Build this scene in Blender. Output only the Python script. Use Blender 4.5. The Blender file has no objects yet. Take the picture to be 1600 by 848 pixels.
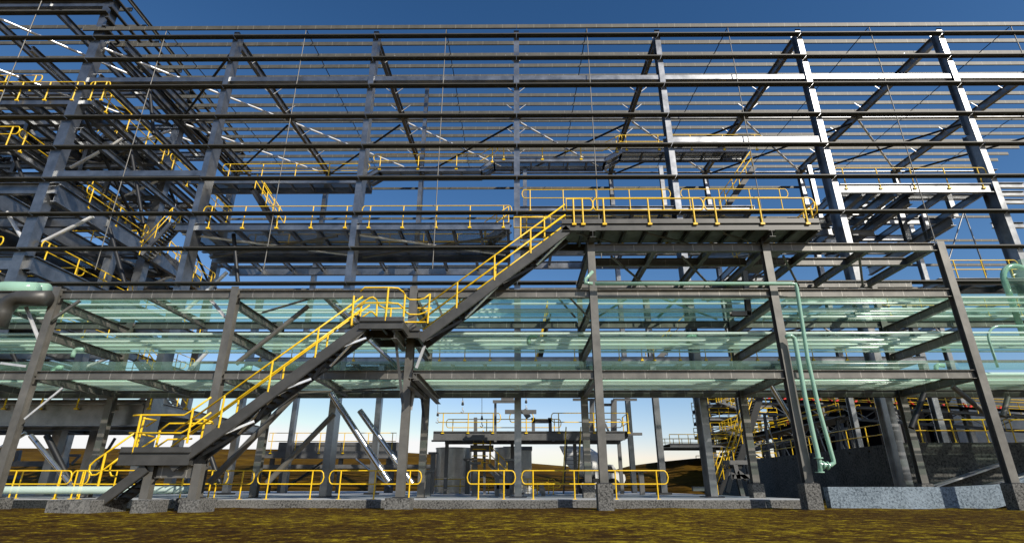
import bpy, math, random
from mathutils import Vector as V
random.seed(7)
S = bpy.context.scene
COL = S.collection
R = math.radians

# ------------------------------------------------------------------ camera
F_PX, PITCH, YAW, EYE = 855.0, R(21.4), R(0.38), 0.77
cam_d = bpy.data.cameras.new('camera'); cam = bpy.data.objects.new('camera', cam_d); COL.objects.link(cam)
cam.location = (0, 0, EYE); cam.rotation_euler = (R(90) + PITCH, 0, YAW)
cam_d.sensor_width = 36; cam_d.lens = 36 * F_PX / 1600; cam_d.clip_end = 6000; cam_d.clip_start = .05
S.camera = cam
# ------------------------------------------------------------------ world, sun, exposure
SUN_DIR = V((0.54, -0.62, 0.57)).normalized()          # towards the sun: behind the camera, to the right
elev = math.asin(SUN_DIR.z); azim = math.atan2(SUN_DIR.x, SUN_DIR.y)
w = bpy.data.worlds.new('World'); S.world = w; w.use_nodes = True
nt = w.node_tree; bg = nt.nodes['Background']
sky = nt.nodes.new('ShaderNodeTexSky'); sky.sky_type = 'NISHITA'; sky.sun_disc = False
sky.sun_elevation = elev; sky.sun_rotation = azim; sky.altitude = 0; sky.air_density = 1.0; sky.dust_density = .3; sky.ozone_density = 3.0
sep = nt.nodes.new('ShaderNodeSeparateColor'); com = nt.nodes.new('ShaderNodeCombineColor'); nt.links.new(sky.outputs[0], sep.inputs[0])
for ch, (g_, k_) in enumerate(((1.62, 3.9), (1.28, 2.15), (1.17, 1.95))):      # the photograph's contrast: deep blue overhead, pale at the horizon
    nd = []
    for op, val in (('MULTIPLY', .075), ('POWER', g_), ('MULTIPLY', k_ / .075), ('MINIMUM', .95 / .075)):
        m_ = nt.nodes.new('ShaderNodeMath'); m_.operation = op; m_.inputs[1].default_value = val
        nt.links.new(nd[-1].outputs[0] if nd else sep.outputs[ch], m_.inputs[0]); nd.append(m_)
    nt.links.new(nd[-1].outputs[0], com.inputs[ch])
nt.links.new(com.outputs[0], bg.inputs[0]); bg.inputs[1].default_value = 0.075
sd = bpy.data.lights.new('sun', 'SUN'); sd.energy = 5.0; sd.angle = R(.5); sd.color = (1, .94, .84)
sun = bpy.data.objects.new('sun', sd); COL.objects.link(sun); sun.rotation_euler = SUN_DIR.to_track_quat('Z', 'Y').to_euler()
S.view_settings.view_transform = 'Standard'; S.view_settings.look = 'None'; S.view_settings.gamma = 1
S.view_settings.exposure = 0.0

# ------------------------------------------------------------------ photo pixel -> place (distance always from the thing's own plane)
_c, _s, _cy, _sy = math.cos(PITCH), math.sin(PITCH), math.cos(YAW), math.sin(YAW)
def ray(px, py):
    u = (px - 800) / F_PX; v = (424 - py) / F_PX
    Y = _c - v * _s
    return V((u * _cy - Y * _sy, u * _sy + Y * _cy, _s + v * _c))
def at(px, py, Y):
    r = ray(px, py); return V((0, 0, EYE)) + r * (Y / r.y)
def zat(px, py, Y): return at(px, py, Y).z
def xat(px, py, Y): return at(px, py, Y).x

# ------------------------------------------------------------------ materials
MATS = {}
def mat(name, build):
    m = bpy.data.materials.new(name); m.use_nodes = True
    n = m.node_tree; b = n.nodes['Principled BSDF']; build(n, b); MATS[name] = m; return m
def ramp(n, fac, stops):
    r = n.nodes.new('ShaderNodeValToRGB'); e = r.color_ramp.elements
    e[0].position, e[0].color = stops[0][0], (*stops[0][1], 1)
    e[1].position, e[1].color = stops[-1][0], (*stops[-1][1], 1)
    for p, c in stops[1:-1]:
        x = e.new(p); x.color = (*c, 1)
    n.links.new(fac, r.inputs[0]); return r.outputs[0]
def noise(n, scale, detail=4, rough=.6, coord='Object', stretch=None):
    tc = n.nodes.new('ShaderNodeTexCoord'); t = n.nodes.new('ShaderNodeTexNoise')
    src = tc.outputs[coord]
    if stretch:
        mp = n.nodes.new('ShaderNodeMapping'); mp.inputs['Scale'].default_value = stretch
        n.links.new(src, mp.inputs[0]); src = mp.outputs[0]
    n.links.new(src, t.inputs['Vector'])
    t.inputs['Scale'].default_value = scale; t.inputs['Detail'].default_value = detail; t.inputs['Roughness'].default_value = rough
    return t.outputs[0]
def bump(n, b, fac, strength, dist):
    bm = n.nodes.new('ShaderNodeBump'); bm.inputs['Strength'].default_value = strength; bm.inputs['Distance'].default_value = dist
    n.links.new(fac, bm.inputs['Height']); n.links.new(bm.outputs[0], b.inputs['Normal'])
def steel(name, lo, hi, metal=.75, r0=.3, r1=.5, seam=0, scale=1.3):
    def f(n, b):
        nz = noise(n, scale, 5, .65)
        col = ramp(n, nz, [(.3, lo), (.7, hi)])
        if seam:                                   # joints between the galvanised lengths
            tc = n.nodes.new('ShaderNodeTexCoord'); sp = n.nodes.new('ShaderNodeSeparateXYZ'); n.links.new(tc.outputs['Object'], sp.inputs[0])
            a = n.nodes.new('ShaderNodeMath'); a.operation = 'ADD'; n.links.new(sp.outputs[0], a.inputs[0]); n.links.new(sp.outputs[1], a.inputs[1])
            d = n.nodes.new('ShaderNodeMath'); d.operation = 'DIVIDE'; n.links.new(a.outputs[0], d.inputs[0]); d.inputs[1].default_value = seam
            fr = n.nodes.new('ShaderNodeMath'); fr.operation = 'FRACT'; n.links.new(d.outputs[0], fr.inputs[0])
            lt = n.nodes.new('ShaderNodeMath'); lt.operation = 'LESS_THAN'; n.links.new(fr.outputs[0], lt.inputs[0]); lt.inputs[1].default_value = .035
            mx = n.nodes.new('ShaderNodeMix'); mx.data_type = 'RGBA'; n.links.new(lt.outputs[0], mx.inputs[0])
            n.links.new(col, mx.inputs[6]); mx.inputs[7].default_value = (*[min(1, h * 1.7) for h in hi], 1); col = mx.outputs[2]
        n.links.new(col, b.inputs['Base Color'])
        rr = n.nodes.new('ShaderNodeMapRange'); n.links.new(nz, rr.inputs[0]); rr.inputs[3].default_value = r0; rr.inputs[4].default_value = r1
        n.links.new(rr.outputs[0], b.inputs['Roughness']); b.inputs['Metallic'].default_value = metal
    return mat(name, f)
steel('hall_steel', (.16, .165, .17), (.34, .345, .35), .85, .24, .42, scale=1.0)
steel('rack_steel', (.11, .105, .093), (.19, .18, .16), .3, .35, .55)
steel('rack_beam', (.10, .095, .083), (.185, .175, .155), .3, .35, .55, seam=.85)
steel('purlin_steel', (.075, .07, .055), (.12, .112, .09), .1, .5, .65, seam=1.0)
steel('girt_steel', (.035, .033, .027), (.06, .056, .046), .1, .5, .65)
steel('bright_tube', (.42, .43, .44), (.55, .55, .55), .9, .16, .28)  # paler base puts the sunlit look of some tubes into colour
steel('stair_steel', (.055, .053, .048), (.095, .092, .085), .3, .35, .55)
steel('far_steel', (.10, .10, .10), (.15, .15, .15), .2, .4, .6)
def _y(n, b):
    nz = noise(n, 6); n.links.new(ramp(n, nz, [(.3, (.78, .46, .006)), (.7, (.92, .62, .015))]), b.inputs['Base Color'])
    b.inputs['Roughness'].default_value = .35
mat('yellow_paint', _y)
def _dk(n, b):
    nz = noise(n, 3); tc = n.nodes.new('ShaderNodeTexCoord'); wv = n.nodes.new('ShaderNodeTexWave'); wv.inputs['Scale'].default_value = 6
    n.links.new(tc.outputs['Object'], wv.inputs[0])
    n.links.new(ramp(n, nz, [(.3, (.20, .20, .18)), (.7, (.30, .29, .26))]), b.inputs['Base Color'])
    b.inputs['Roughness'].default_value = .6; b.inputs['Metallic'].default_value = .3; bump(n, b, wv.outputs[0], .5, .02)
mat('grating', _dk)
def conc(name, lo, hi, sc=28):
    def f(n, b):
        nz = noise(n, sc, 3, .8); nb = noise(n, .9, 3)
        mx = n.nodes.new('ShaderNodeMath'); mx.operation = 'MULTIPLY_ADD'; n.links.new(nb, mx.inputs[0]); mx.inputs[1].default_value = .3; n.links.new(nz, mx.inputs[2])
        n.links.new(ramp(n, mx.outputs[0], [(.5, lo), (.62, [(p + q) / 2 for p, q in zip(lo, hi)]), (.8, hi)]), b.inputs['Base Color'])
        b.inputs['Roughness'].default_value = .9; bump(n, b, nz, .4, .01)
    return mat(name, f)
conc('concrete_dark', (.004, .004, .004), (.20, .195, .18), 15)
conc('concrete_wall', (.008, .008, .008), (.13, .125, .11), 8)
conc('concrete_pale', (.05, .07, .09), (.26, .32, .37), 11)
def _sl(n, b):
    n.links.new(ramp(n, noise(n, 1.2), [(.3, (.34, .36, .38)), (.7, (.46, .47, .48))]), b.inputs['Base Color']); b.inputs['Roughness'].default_value = .7
mat('slab_top', _sl)
def _dirt(n, b):
    a = noise(n, 2.2, 8, .75); g = noise(n, 11, 5, .75); big = noise(n, .12, 3)
    m1 = n.nodes.new('ShaderNodeMath'); m1.operation = 'MULTIPLY_ADD'; n.links.new(g, m1.inputs[0]); m1.inputs[1].default_value = .8; n.links.new(a, m1.inputs[2])
    m2 = n.nodes.new('ShaderNodeMath'); m2.operation = 'MULTIPLY_ADD'; n.links.new(big, m2.inputs[0]); m2.inputs[1].default_value = .35; n.links.new(m1.outputs[0], m2.inputs[2])
    m3 = n.nodes.new('ShaderNodeMath'); m3.operation = 'DIVIDE'; n.links.new(m2.outputs[0], m3.inputs[0]); m3.inputs[1].default_value = 2.15
    n.links.new(ramp(n, m3.outputs[0], [(.40, (.010, .004, .0005)), (.48, (.055, .025, .001)), (.525, (.105, .060, .002)), (.575, (.36, .27, .010))]), b.inputs['Base Color'])
    b.inputs['Roughness'].default_value = .95; b.inputs['Specular IOR Level'].default_value = .1; bump(n, b, m1.outputs[0], .9, .08)
mat('dirt', _dirt)
def _hill(n, b):
    a = noise(n, .5, 7, .7, stretch=(.35, 1, 1.6))
    n.links.new(ramp(n, a, [(.34, (.045, .022, .001)), (.55, (.085, .045, .003)), (.72, (.15, .085, .008))]), b.inputs['Base Color'])
    b.inputs['Roughness'].default_value = .95; b.inputs['Specular IOR Level'].default_value = .1; bump(n, b, a, .8, .3)
mat('earth_bank', _hill)
def glassy(name, tint, body, fac):
    def f(n, b):
        b.inputs['Base Color'].default_value = (*body, 1); b.inputs['Roughness'].default_value = .14
        t = n.nodes.new('ShaderNodeBsdfTransparent'); t.inputs[0].default_value = (*tint, 1)
        mx = n.nodes.new('ShaderNodeMixShader'); mx.inputs[0].default_value = fac
        n.links.new(t.outputs[0], mx.inputs[1]); n.links.new(b.outputs[0], mx.inputs[2])
        n.links.new(mx.outputs[0], n.nodes['Material Output'].inputs[0])
    return mat(name, f)
glassy('green_pipe', (.93, .98, .95), (.76, .92, .82), .62)
glassy('green_pipe_dark', (.86, .95, .90), (.40, .62, .50), .13)
glassy('green_pipe_solid', (.6, .8, .7), (.36, .58, .45), .78)
def plain(name, c, rough=.5, metal=0, var=.15):
    def f(n, b):
        n.links.new(ramp(n, noise(n, 2.5), [(.3, [x * (1 - var) for x in c]), (.7, [min(1, x * (1 + var)) for x in c])]), b.inputs['Base Color'])
        b.inputs['Roughness'].default_value = rough; b.inputs['Metallic'].default_value = metal
    return mat(name, f)
def _og(n, b):        # bar grating: bearing bars and cross rods with open air between
    tc = n.nodes.new('ShaderNodeTexCoord'); sp = n.nodes.new('ShaderNodeSeparateXYZ'); n.links.new(tc.outputs['Object'], sp.inputs[0])
    def bars(ax, pitch, wd):
        d = n.nodes.new('ShaderNodeMath'); d.operation = 'DIVIDE'; n.links.new(sp.outputs[ax], d.inputs[0]); d.inputs[1].default_value = pitch
        f = n.nodes.new('ShaderNodeMath'); f.operation = 'FRACT'; n.links.new(d.outputs[0], f.inputs[0])
        l = n.nodes.new('ShaderNodeMath'); l.operation = 'LESS_THAN'; n.links.new(f.outputs[0], l.inputs[0]); l.inputs[1].default_value = wd; return l.outputs[0]
    m = n.nodes.new('ShaderNodeMath'); m.operation = 'MAXIMUM'; n.links.new(bars(0, .05, .42), m.inputs[0]); n.links.new(bars(1, .15, .2), m.inputs[1])
    n.links.new(m.outputs[0], b.inputs['Alpha']); b.inputs['Base Color'].default_value = (.24, .24, .22, 1); b.inputs['Metallic'].default_value = .4; b.inputs['Roughness'].default_value = .5
mat('open_grating', _og)
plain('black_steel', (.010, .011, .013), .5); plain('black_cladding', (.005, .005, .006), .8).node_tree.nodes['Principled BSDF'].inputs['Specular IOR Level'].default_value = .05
plain('tank_metal', (.42, .40, .36), .33, .7); plain('cream_paint', (.62, .58, .47), .5); plain('beige_tank', (.78, .72, .62), .45)
plain('white_paint', (.75, .75, .73), .3); plain('red_rubber', (.55, .03, .01), .45); plain('tyre', (.015, .015, .015), .8)
plain('brace_lit', (.82, .82, .82), .25, .35); plain('dark_glass', (.02, .025, .03), .08); plain('galv_pale', (.5, .5, .5), .4, .3)  # brace material: sun glare put into its near-white colour

# ------------------------------------------------------------------ builders
OFF = {}
def link(name, me, m, parent=None):
    o = bpy.data.objects.new(name, me); COL.objects.link(o)
    if m: me.materials.append(MATS[m])
    if parent is not None:
        o.parent = parent; OFF[o.name] = OFF[parent.name]
    return o
def thing(name, label, cat, base, group=None):
    o = bpy.data.objects.new(name, None); COL.objects.link(o); o.location = base; OFF[o.name] = V(base)
    o.empty_display_size = .2; o['label'] = label; o['category'] = cat
    if group: o['group'] = group
    return o
def mesh(name, vs, fs, m, parent=None, smooth=False, label=None):
    """vs in world coordinates; the part is stored relative to its thing's base"""
    if parent is not None: off = OFF[parent.name]
    else:
        n = len(vs); off = V((sum(v[0] for v in vs) / n, sum(v[1] for v in vs) / n, min(v[2] for v in vs)))
    me = bpy.data.meshes.new(name); me.from_pydata([tuple(V(v) - off) for v in vs], [], fs)
    if smooth: me.polygons.foreach_set('use_smooth', [True] * len(me.polygons))
    o = link(name, me, m, parent)
    if parent is None: o.location = off; OFF[o.name] = off
    if label: o['label'] = label
    return o
def tag(o, label, cat, group=None):
    o['label'] = label; o['category'] = cat
    if group: o['group'] = group
    return o
def frame(p0, p1, up):
    d = (p1 - p0).normalized(); up = V(up)
    if abs(d.dot(up)) > .97: up = V((0, 1, 0)) if abs(d.y) < .9 else V((1, 0, 0))
    sd_ = d.cross(up).normalized(); return d, sd_, sd_.cross(d).normalized()
def swp(p0, p1, prof, up=(0, 0, 1)):
    p0, p1 = V(p0), V(p1); d, sv, uv = frame(p0, p1, up); n = len(prof)
    vs = [p + sv * a + uv * b for p in (p0, p1) for a, b in prof]
    fs = [(i, (i + 1) % n, n + (i + 1) % n, n + i) for i in range(n)] + [tuple(range(n - 1, -1, -1)), tuple(range(n, 2 * n))]
    return vs, fs
def bar(name, p0, p1, prof, m, parent=None, up=(0, 0, 1), smooth=False):
    vs, fs = swp(p0, p1, prof, up); return mesh(name, vs, fs, m, parent, smooth)
def I(h, b, tf=None, tw=None):
    tf = tf or max(.02, h * .055); tw = tw or max(.014, h * .035); H, B, w2 = h / 2, b / 2, tw / 2
    return [(-B, -H), (B, -H), (B, -H + tf), (w2, -H + tf), (w2, H - tf), (B, H - tf), (B, H), (-B, H), (-B, H - tf), (-w2, H - tf), (-w2, -H + tf), (-B, -H + tf)]
def RC(w_, h): return [(-w_ / 2, -h / 2), (w_ / 2, -h / 2), (w_ / 2, h / 2), (-w_ / 2, h / 2)]
def CI(r, n=12): return [(r * math.cos(2 * math.pi * i / n), r * math.sin(2 * math.pi * i / n)) for i in range(n)]
def CH(h, b, t=.018):      # channel, open towards +side
    H = h / 2; return [(0, -H), (b, -H), (b, -H + t), (t, -H + t), (t, H - t), (b, H - t), (b, H), (0, H)]
def LA(a, t=.012): return [(0, 0), (a, 0), (a, t), (t, t), (t, a), (0, a)]
def ibeam(name, p0, p1, h, b, m, parent, up=(0, 0, 1)): return bar(name, p0, p1, I(h, b), m, parent, up)
def tube(name, p0, p1, r, m, parent=None, n=14):
    p0, p1 = V(p0), V(p1); d, sv, uv = frame(p0, p1, (0, 0, 1)); pr = CI(r, n)
    vs = [p + sv * a + uv * b for p in (p0, p1) for a, b in pr]
    fs = [(i, (i + 1) % n, n + (i + 1) % n, n + i) for i in range(n)]
    k = len(vs); vs += [p + sv * a + uv * b for p in (p0, p1) for a, b in pr]
    fs += [tuple(range(k + n - 1, k - 1, -1)), tuple(range(k + n, k + 2 * n))]
    o = mesh(name, vs, fs, m, parent)
    o.data.polygons.foreach_set('use_smooth', [True] * n + [False] * 2); return o
def pathtube(name, pts, r, m, parent=None, closed=False, n=6):
    pts = [V(p) for p in pts]; k = len(pts); vs, fs = [], []
    prev = None
    for i, p in enumerate(pts):
        a = pts[i - 1] if (i or closed) else p; b = pts[(i + 1) % k] if (i < k - 1 or closed) else p
        d = (b - a).normalized()
        if prev is None: u = d.orthogonal().normalized()
        else:
            u = prev - d * prev.dot(d); u = u.normalized() if u.length > 1e-4 else d.orthogonal().normalized()
        prev = u; s_ = d.cross(u)
        vs += [p + (u * math.cos(2 * math.pi * j / n) + s_ * math.sin(2 * math.pi * j / n)) * r for j in range(n)]
    for i in range(k if closed else k - 1):
        q = (i + 1) % k
        if closed and i == k - 1:    # match the twist on the closing ring
            best = min(range(n), key=lambda t: (vs[i * n] - vs[t]).length); sh = best
        else: sh = 0
        for j in range(n): fs.append((i * n + j, i * n + (j + 1) % n, q * n + (j + 1 + sh) % n, q * n + (j + sh) % n))
    if not closed: fs += [tuple(range(n - 1, -1, -1)), tuple(range((k - 1) * n, k * n))]
    return mesh(name, vs, fs, m, parent, smooth=True)
def boxm(name, a, b, m, parent=None, bev=0):
    x0, y0, z0 = a; x1, y1, z1 = b
    if bev:
        pr = [(x0 + bev, z0), (x1 - bev, z0), (x1, z0 + bev), (x1, z1 - bev), (x1 - bev, z1), (x0 + bev, z1), (x0, z1 - bev), (x0, z0 + bev)]
    else: pr = [(x0, z0), (x1, z0), (x1, z1), (x0, z1)]
    n = len(pr); vs = [(x, y0, z) for x, z in pr] + [(x, y1, z) for x, z in pr]
    fs = [tuple(range(n)), tuple(range(2 * n - 1, n - 1, -1))] + [(i, n + i, n + (i + 1) % n, (i + 1) % n) for i in range(n)]
    return mesh(name, vs, fs, m, parent)
def lathe(name, c, prof, m, parent=None, n=40):
    vs, fs = [], []
    for r, z in prof: vs += [(c[0] + r * math.cos(2 * math.pi * i / n), c[1] + r * math.sin(2 * math.pi * i / n), c[2] + z) for i in range(n)]
    for k in range(len(prof) - 1):
        for i in range(n): fs.append((k * n + i, k * n + (i + 1) % n, (k + 1) * n + (i + 1) % n, (k + 1) * n + i))
    fs += [tuple(range(n - 1, -1, -1)), tuple(range((len(prof) - 1) * n, len(prof) * n))]
    o = mesh(name, vs, fs, m, parent, smooth=True)
    o.data.set_sharp_from_angle(angle=R(35)); return o

def along(pts, s):
    for a, b in zip(pts, pts[1:]):
        L = (b - a).length
        if s <= L + 1e-6: return a + (b - a) * (s / L)
        s -= L
    return pts[-1]
def guard(label, pts, top=1.05, mid=.52, drop=0.0, step=1.8, posts=None, r=.028, group=None, feet=True, loops=(1, 1), parent=None, name='guard_rail', mt='yellow_paint', margin=.3):
    """yellow tube railing whose top and middle rail close in a loop at each end; pts run along the deck edge"""
    pts = [V(p) for p in pts]; Z = V((0, 0, 1))
    t = parent or thing(name, label, 'guard rail', pts[0], group)
    d0 = (pts[1] - pts[0]).normalized(); d1 = (pts[-1] - pts[-2]).normalized()
    rr = (top - mid) / 2; mz = (top + mid) / 2
    T = [p + Z * top for p in pts]; M = [p + Z * mid for p in pts]
    path = list(T)
    def arc(p, d, sgn):
        return [p + Z * mz + d * (min(rr, .16) * math.sin(a)) + Z * (rr * math.cos(a) * sgn) for a in [R(q) for q in (20, 50, 90, 130, 160)]]
    if loops[1]: path += arc(pts[-1], d1, 1)
    path += M[::-1]
    if loops[0]: path += arc(pts[0], -d0, -1)
    pathtube('rail', path, r, mt, t, closed=True)
    L = sum((b - a).length for a, b in zip(pts, pts[1:]))
    if posts is None:
        n = max(2, round((L - 2 * margin) / step) + 1); posts = [margin + (L - 2 * margin) * i / (n - 1) for i in range(n)]
    for s in posts:
        p = along(pts, s); side = d0.cross(Z)
        q = p + Z * (-drop)
        po = tube('post', q, p + Z * top, r * 1.15, mt, t, 8)
        if feet:
            if drop: bar('foot', q + d0 * -.09 - Z * .02, q + d0 * .09 - Z * .02, RC(.10, .09), mt, po)
            else: bar('foot', q + d0 * -.07 + Z * .012, q + d0 * .07 + Z * .012, RC(.14, .02), mt, po)
    return t
def stair(label, p0, p1, width, m='stair_steel', n=None, rails=True, sh=.34, name='steel_staircase', railh=1.0, near=True, zig=True, group=None, r=.028, ends=1):
    """p0/p1 = foot and head of the near stringer's top edge; the flight is `width` deep (towards +y)"""
    p0, p1 = V(p0), V(p1); t = thing(name, label, 'staircase', p0, group)
    d = (p1 - p0).normalized(); up = V((0, 0, 1)); nrm = (up - d * up.dot(d)).normalized()
    for k, dy in enumerate((0, width)):
        o = V((0, dy, 0)) - nrm * sh / 2
        bar('stringer', p0 + o, p1 + o, CH(sh, .09 if k else -.09, .016), m, t)
    n = n or max(3, round((p1.z - p0.z) / .185))
    for i in range(1, n):
        c = p0 + (p1 - p0) * (i / n) - up * .12
        boxm('tread', (c.x - .13, c.y + .03, c.z - .035), (c.x + .13, c.y + width - .03, c.z), m, t)
    if zig:
        k = max(2, int((p1 - p0).length / 1.7))
        for i in range(k):
            a = p0 + (p1 - p0) * ((i + .05) / k) - nrm * sh; b = p0 + (p1 - p0) * ((i + .95) / k) - nrm * sh
            if i % 2: a, b = a + V((0, width - .1, 0)), b + V((0, .1, 0))
            else: a, b = a + V((0, .1, 0)), b + V((0, width - .1, 0))
            bar('underside_brace', a, b, LA(.10, .02), 'brace_lit' if i % 2 else m, t)  # every other brace coloured pale to look lit
    if rails:
        for dy in (0, width):
            o = V((0, dy, 0)); L = (p1 - p0).length
            a, b = p0 + o, p1 + o
            pathtube('handrail', [a + up * railh, b + up * railh], r, 'yellow_paint', t)
            pathtube('middle_rail', [a + up * railh * .5, b + up * railh * .5], r, 'yellow_paint', t)
            k = max(2, round(L / 1.75))
            for i in range(1 - ends, k + ends):
                q = a + (b - a) * ((i + .0) / k if k else 0)
                tube('post', q - up * .1, q + up * railh, r * 1.15, 'yellow_paint', t, 8)
    return t
# ================================================================== SETTING
def struct(o): o['kind'] = 'structure'; return o
from mathutils import noise as mn
def ground():
    xs = [-900, -400, -200, -120, -80] + [-60 + 1.0 * i for i in range(121)] + [80, 120, 200, 400, 900]
    ys = [-60, -20, -5] + [.5 * i for i in range(0, 12)] + [6 + .75 * i for i in range(30)] + [30, 40, 60, 90, 150, 300, 700, 1500, 3500]
    vs = []
    for y in ys:
        for x in xs:
            z = 0
            if abs(x) <= 60 and -1 < y < 29: z = -.03 + .05 * mn.noise(V((x * .6, y * .6, 0))) + .03 * mn.noise(V((x * 1.7, y * 1.7, 5)))
            vs.append((x, y, z))
    n = len(xs); fs = [(j * n + i, j * n + i + 1, (j + 1) * n + i + 1, (j + 1) * n + i) for j in range(len(ys) - 1) for i in range(n - 1)]
    struct(mesh('ground', vs, fs, 'dirt', smooth=True))
ground()
YS = 23.2; SLAB = .29
slab = boxm('slab', (-48, YS, -.4), (xat(1283, 780, YS), 62, SLAB - .02), 'concrete_dark'); struct(slab)
struct(boxm('slab_surface', (-48, YS + .004, SLAB - .02), (xat(1283, 780, YS) - .004, 62, SLAB), 'slab_top'))
def bank(name, prof, Y0, Y1, zb=0.0):
    """earth bank: crest drawn through (px,py) pairs at distance Y1, its foot at Y0"""
    vs, fs = [], []
    crest = []
    for (a, b) in zip(prof, prof[1:]):
        for k in range(6): crest.append((a[0] + (b[0] - a[0]) * k / 6, a[1] + (b[1] - a[1]) * k / 6))
    crest.append(prof[-1]); rows = 9; n = len(crest)
    for r_ in range(rows + 2):
        f = min(1, r_ / rows)
        for px, py in crest:
            p = at(px, py, Y1); y = Y0 + (Y1 - Y0) * f if r_ <= rows else Y1 + 40
            z = zb + (p.z - zb) * (f ** .9) * 1.0
            x = p.x * (1 if r_ > rows - 0 else (1 - .0 * f))
            if 0 < f < 1: z += .35 * mn.noise(V((x * .25, y * .25, 3))) + .18 * mn.noise(V((x * .7, y * .7, 9)))
            vs.append((x, y, z - (.6 if r_ > rows else 0)))
    for r_ in range(rows + 1):
        for i in range(n - 1): fs.append((r_ * n + i, r_ * n + i + 1, (r_ + 1) * n + i + 1, (r_ + 1) * n + i))
    struct(mesh(name, vs, fs, 'earth_bank', smooth=False))
bank('earth_bank', [(-500, 699), (-200, 699), (100, 700), (350, 701), (560, 702), (660, 708), (760, 716), (840, 724), (900, 729), (960, 733), (1010, 735)], 63, 84)
bank('earth_mound', [(930, 742), (985, 727), (1030, 721), (1080, 716), (1120, 713), (1165, 715), (1220, 720), (1300, 728)], 63, 74)

# ================================================================== MAIN HALL
YM = 27.1; YMID = 36.1; YREAR = 45.1
XM = lambda i: .1 + 9 * i
ROOF = lambda Y: 28.0 + .065 * (Y - YM)
hall = thing('steel_hall', 'tall open grey steel hall frame with horizontal girts and bare roof rafters', 'building', (0, YM, SLAB))
HS = 'hall_steel'
def hcol(x, y, z0, z1, dep, wid=.33):
    # box section up to the middle column, I section beyond it
    return bar('column', (x, y + dep / 2, z0), (x, y + dep / 2, z1), RC(wid, dep) if x < 5 else I(dep, wid, .03, .022), HS, hall, up=(0, 1, 0))
for i in range(-2, 5):
    hcol(XM(i), YM, SLAB, 20.3, .86); hcol(XM(i), YM, 20.3, 28.0, .6)
    c = boxm('base_plate', (XM(i) - .4, YM - .15, SLAB), (XM(i) + .4, YM + 1.0, SLAB + .05), 'black_steel', hall)
    hcol(XM(i), YREAR, SLAB, ROOF(YREAR) - .3, .5, .36)
    hcol(XM(i), YMID, SLAB, 13.3, .45, .36)
    boxm('base_plate', (XM(i) - .4, YMID - .15, SLAB), (XM(i) + .4, YMID + .6, SLAB + .12), 'black_steel', hall)
    # roof rafter and its fly braces
    ibeam('rafter', (XM(i), YM + .6, ROOF(YM) - .45), (XM(i), YREAR + .3, ROOF(YREAR) - .45), .6, .26, HS, hall)
for dx in (.35, 1.5):
    ibeam('rafter', (XM(-3) + dx, YM + .6, ROOF(YM) - .5), (XM(-3) + dx, YREAR + .3, ROOF(YREAR) - .5), .6, .28, HS, hall)
GIRTS = [27.43, 25.63, 23.51, 21.29, 19.18, 17.04, 14.81, 12.69, 10.68]
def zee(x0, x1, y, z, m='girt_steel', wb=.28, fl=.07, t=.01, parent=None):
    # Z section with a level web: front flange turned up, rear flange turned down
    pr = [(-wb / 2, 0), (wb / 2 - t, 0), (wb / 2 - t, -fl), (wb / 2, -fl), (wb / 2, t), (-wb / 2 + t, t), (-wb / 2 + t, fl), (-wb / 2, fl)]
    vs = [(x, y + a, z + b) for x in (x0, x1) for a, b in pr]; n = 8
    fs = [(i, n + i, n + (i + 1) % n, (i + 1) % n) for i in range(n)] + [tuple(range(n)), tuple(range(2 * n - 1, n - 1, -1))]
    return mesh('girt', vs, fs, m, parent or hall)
for k, z in enumerate(GIRTS):
    for i in range(-3, 5):
        if k == 8 and i > 3: continue
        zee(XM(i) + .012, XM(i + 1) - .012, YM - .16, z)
        if k % 1 == 0: bar('girt_cleat', (XM(i + 1) - .1, YM - .012, z - .06), (XM(i + 1) + .1, YM - .012, z - .06), RC(.02, .2), HS, hall)
for i in range(-3, 5):      # eave member, wall strut, sag rods, rear wall
    bar('eave_purlin', (XM(i) - (.9 if i == -3 else -.01), YM - .2, 28.17), (XM(i + 1) - .01, YM - .2, 28.17), CH(.28, -.09, -.012), 'purlin_steel', hall)
    ibeam('wall_strut', (XM(i) + .16, YM + .35, 24.25), (XM(i + 1) - .16, YM + .35, 24.25), .34, .42, HS, hall) if 0 else \
        bar('wall_strut', (XM(i) + .17, YM + .32, 24.3), (XM(i + 1) - .17, YM + .32, 24.3), RC(.46, .32), HS, hall)
    tube('sag_rod', (XM(i) + 4.5, YM - .12, 11.5), (XM(i) + 4.5, YM - .12, 28.05), .028, 'rack_steel', hall, 8)
    for z in (27.2, 24.0, 21.6, 19.2, 17.0, 12.6, 10.5, 8.4):
        bar('rear_girt', (XM(i), YREAR + .55, z), (XM(i + 1) - .01, YREAR + .55, z), CH(.2, -.08, -.012), 'purlin_steel', hall)
NP = 16
for k in range(1, NP + 1):
    Y = YM + 18.1 * k / NP; z = ROOF(Y) + .02
    for i in range(-3, 5):
        bar('purlin', (XM(i) + .01, Y, z), (XM(i + 1) - .01, Y, z), CH(.28, -.075, -.012), 'purlin_steel', hall)
    if k in (2, 5, 7, 10, 13):
        for i in range(-2, 5):
            for s in (-1, 1):
                bar('fly_brace', (XM(i) + s * .1, Y - .05, z - .72), (XM(i) + s * .75, Y - .05, z - .12), RC(.05, .05), 'galv_pale', hall)
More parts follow.
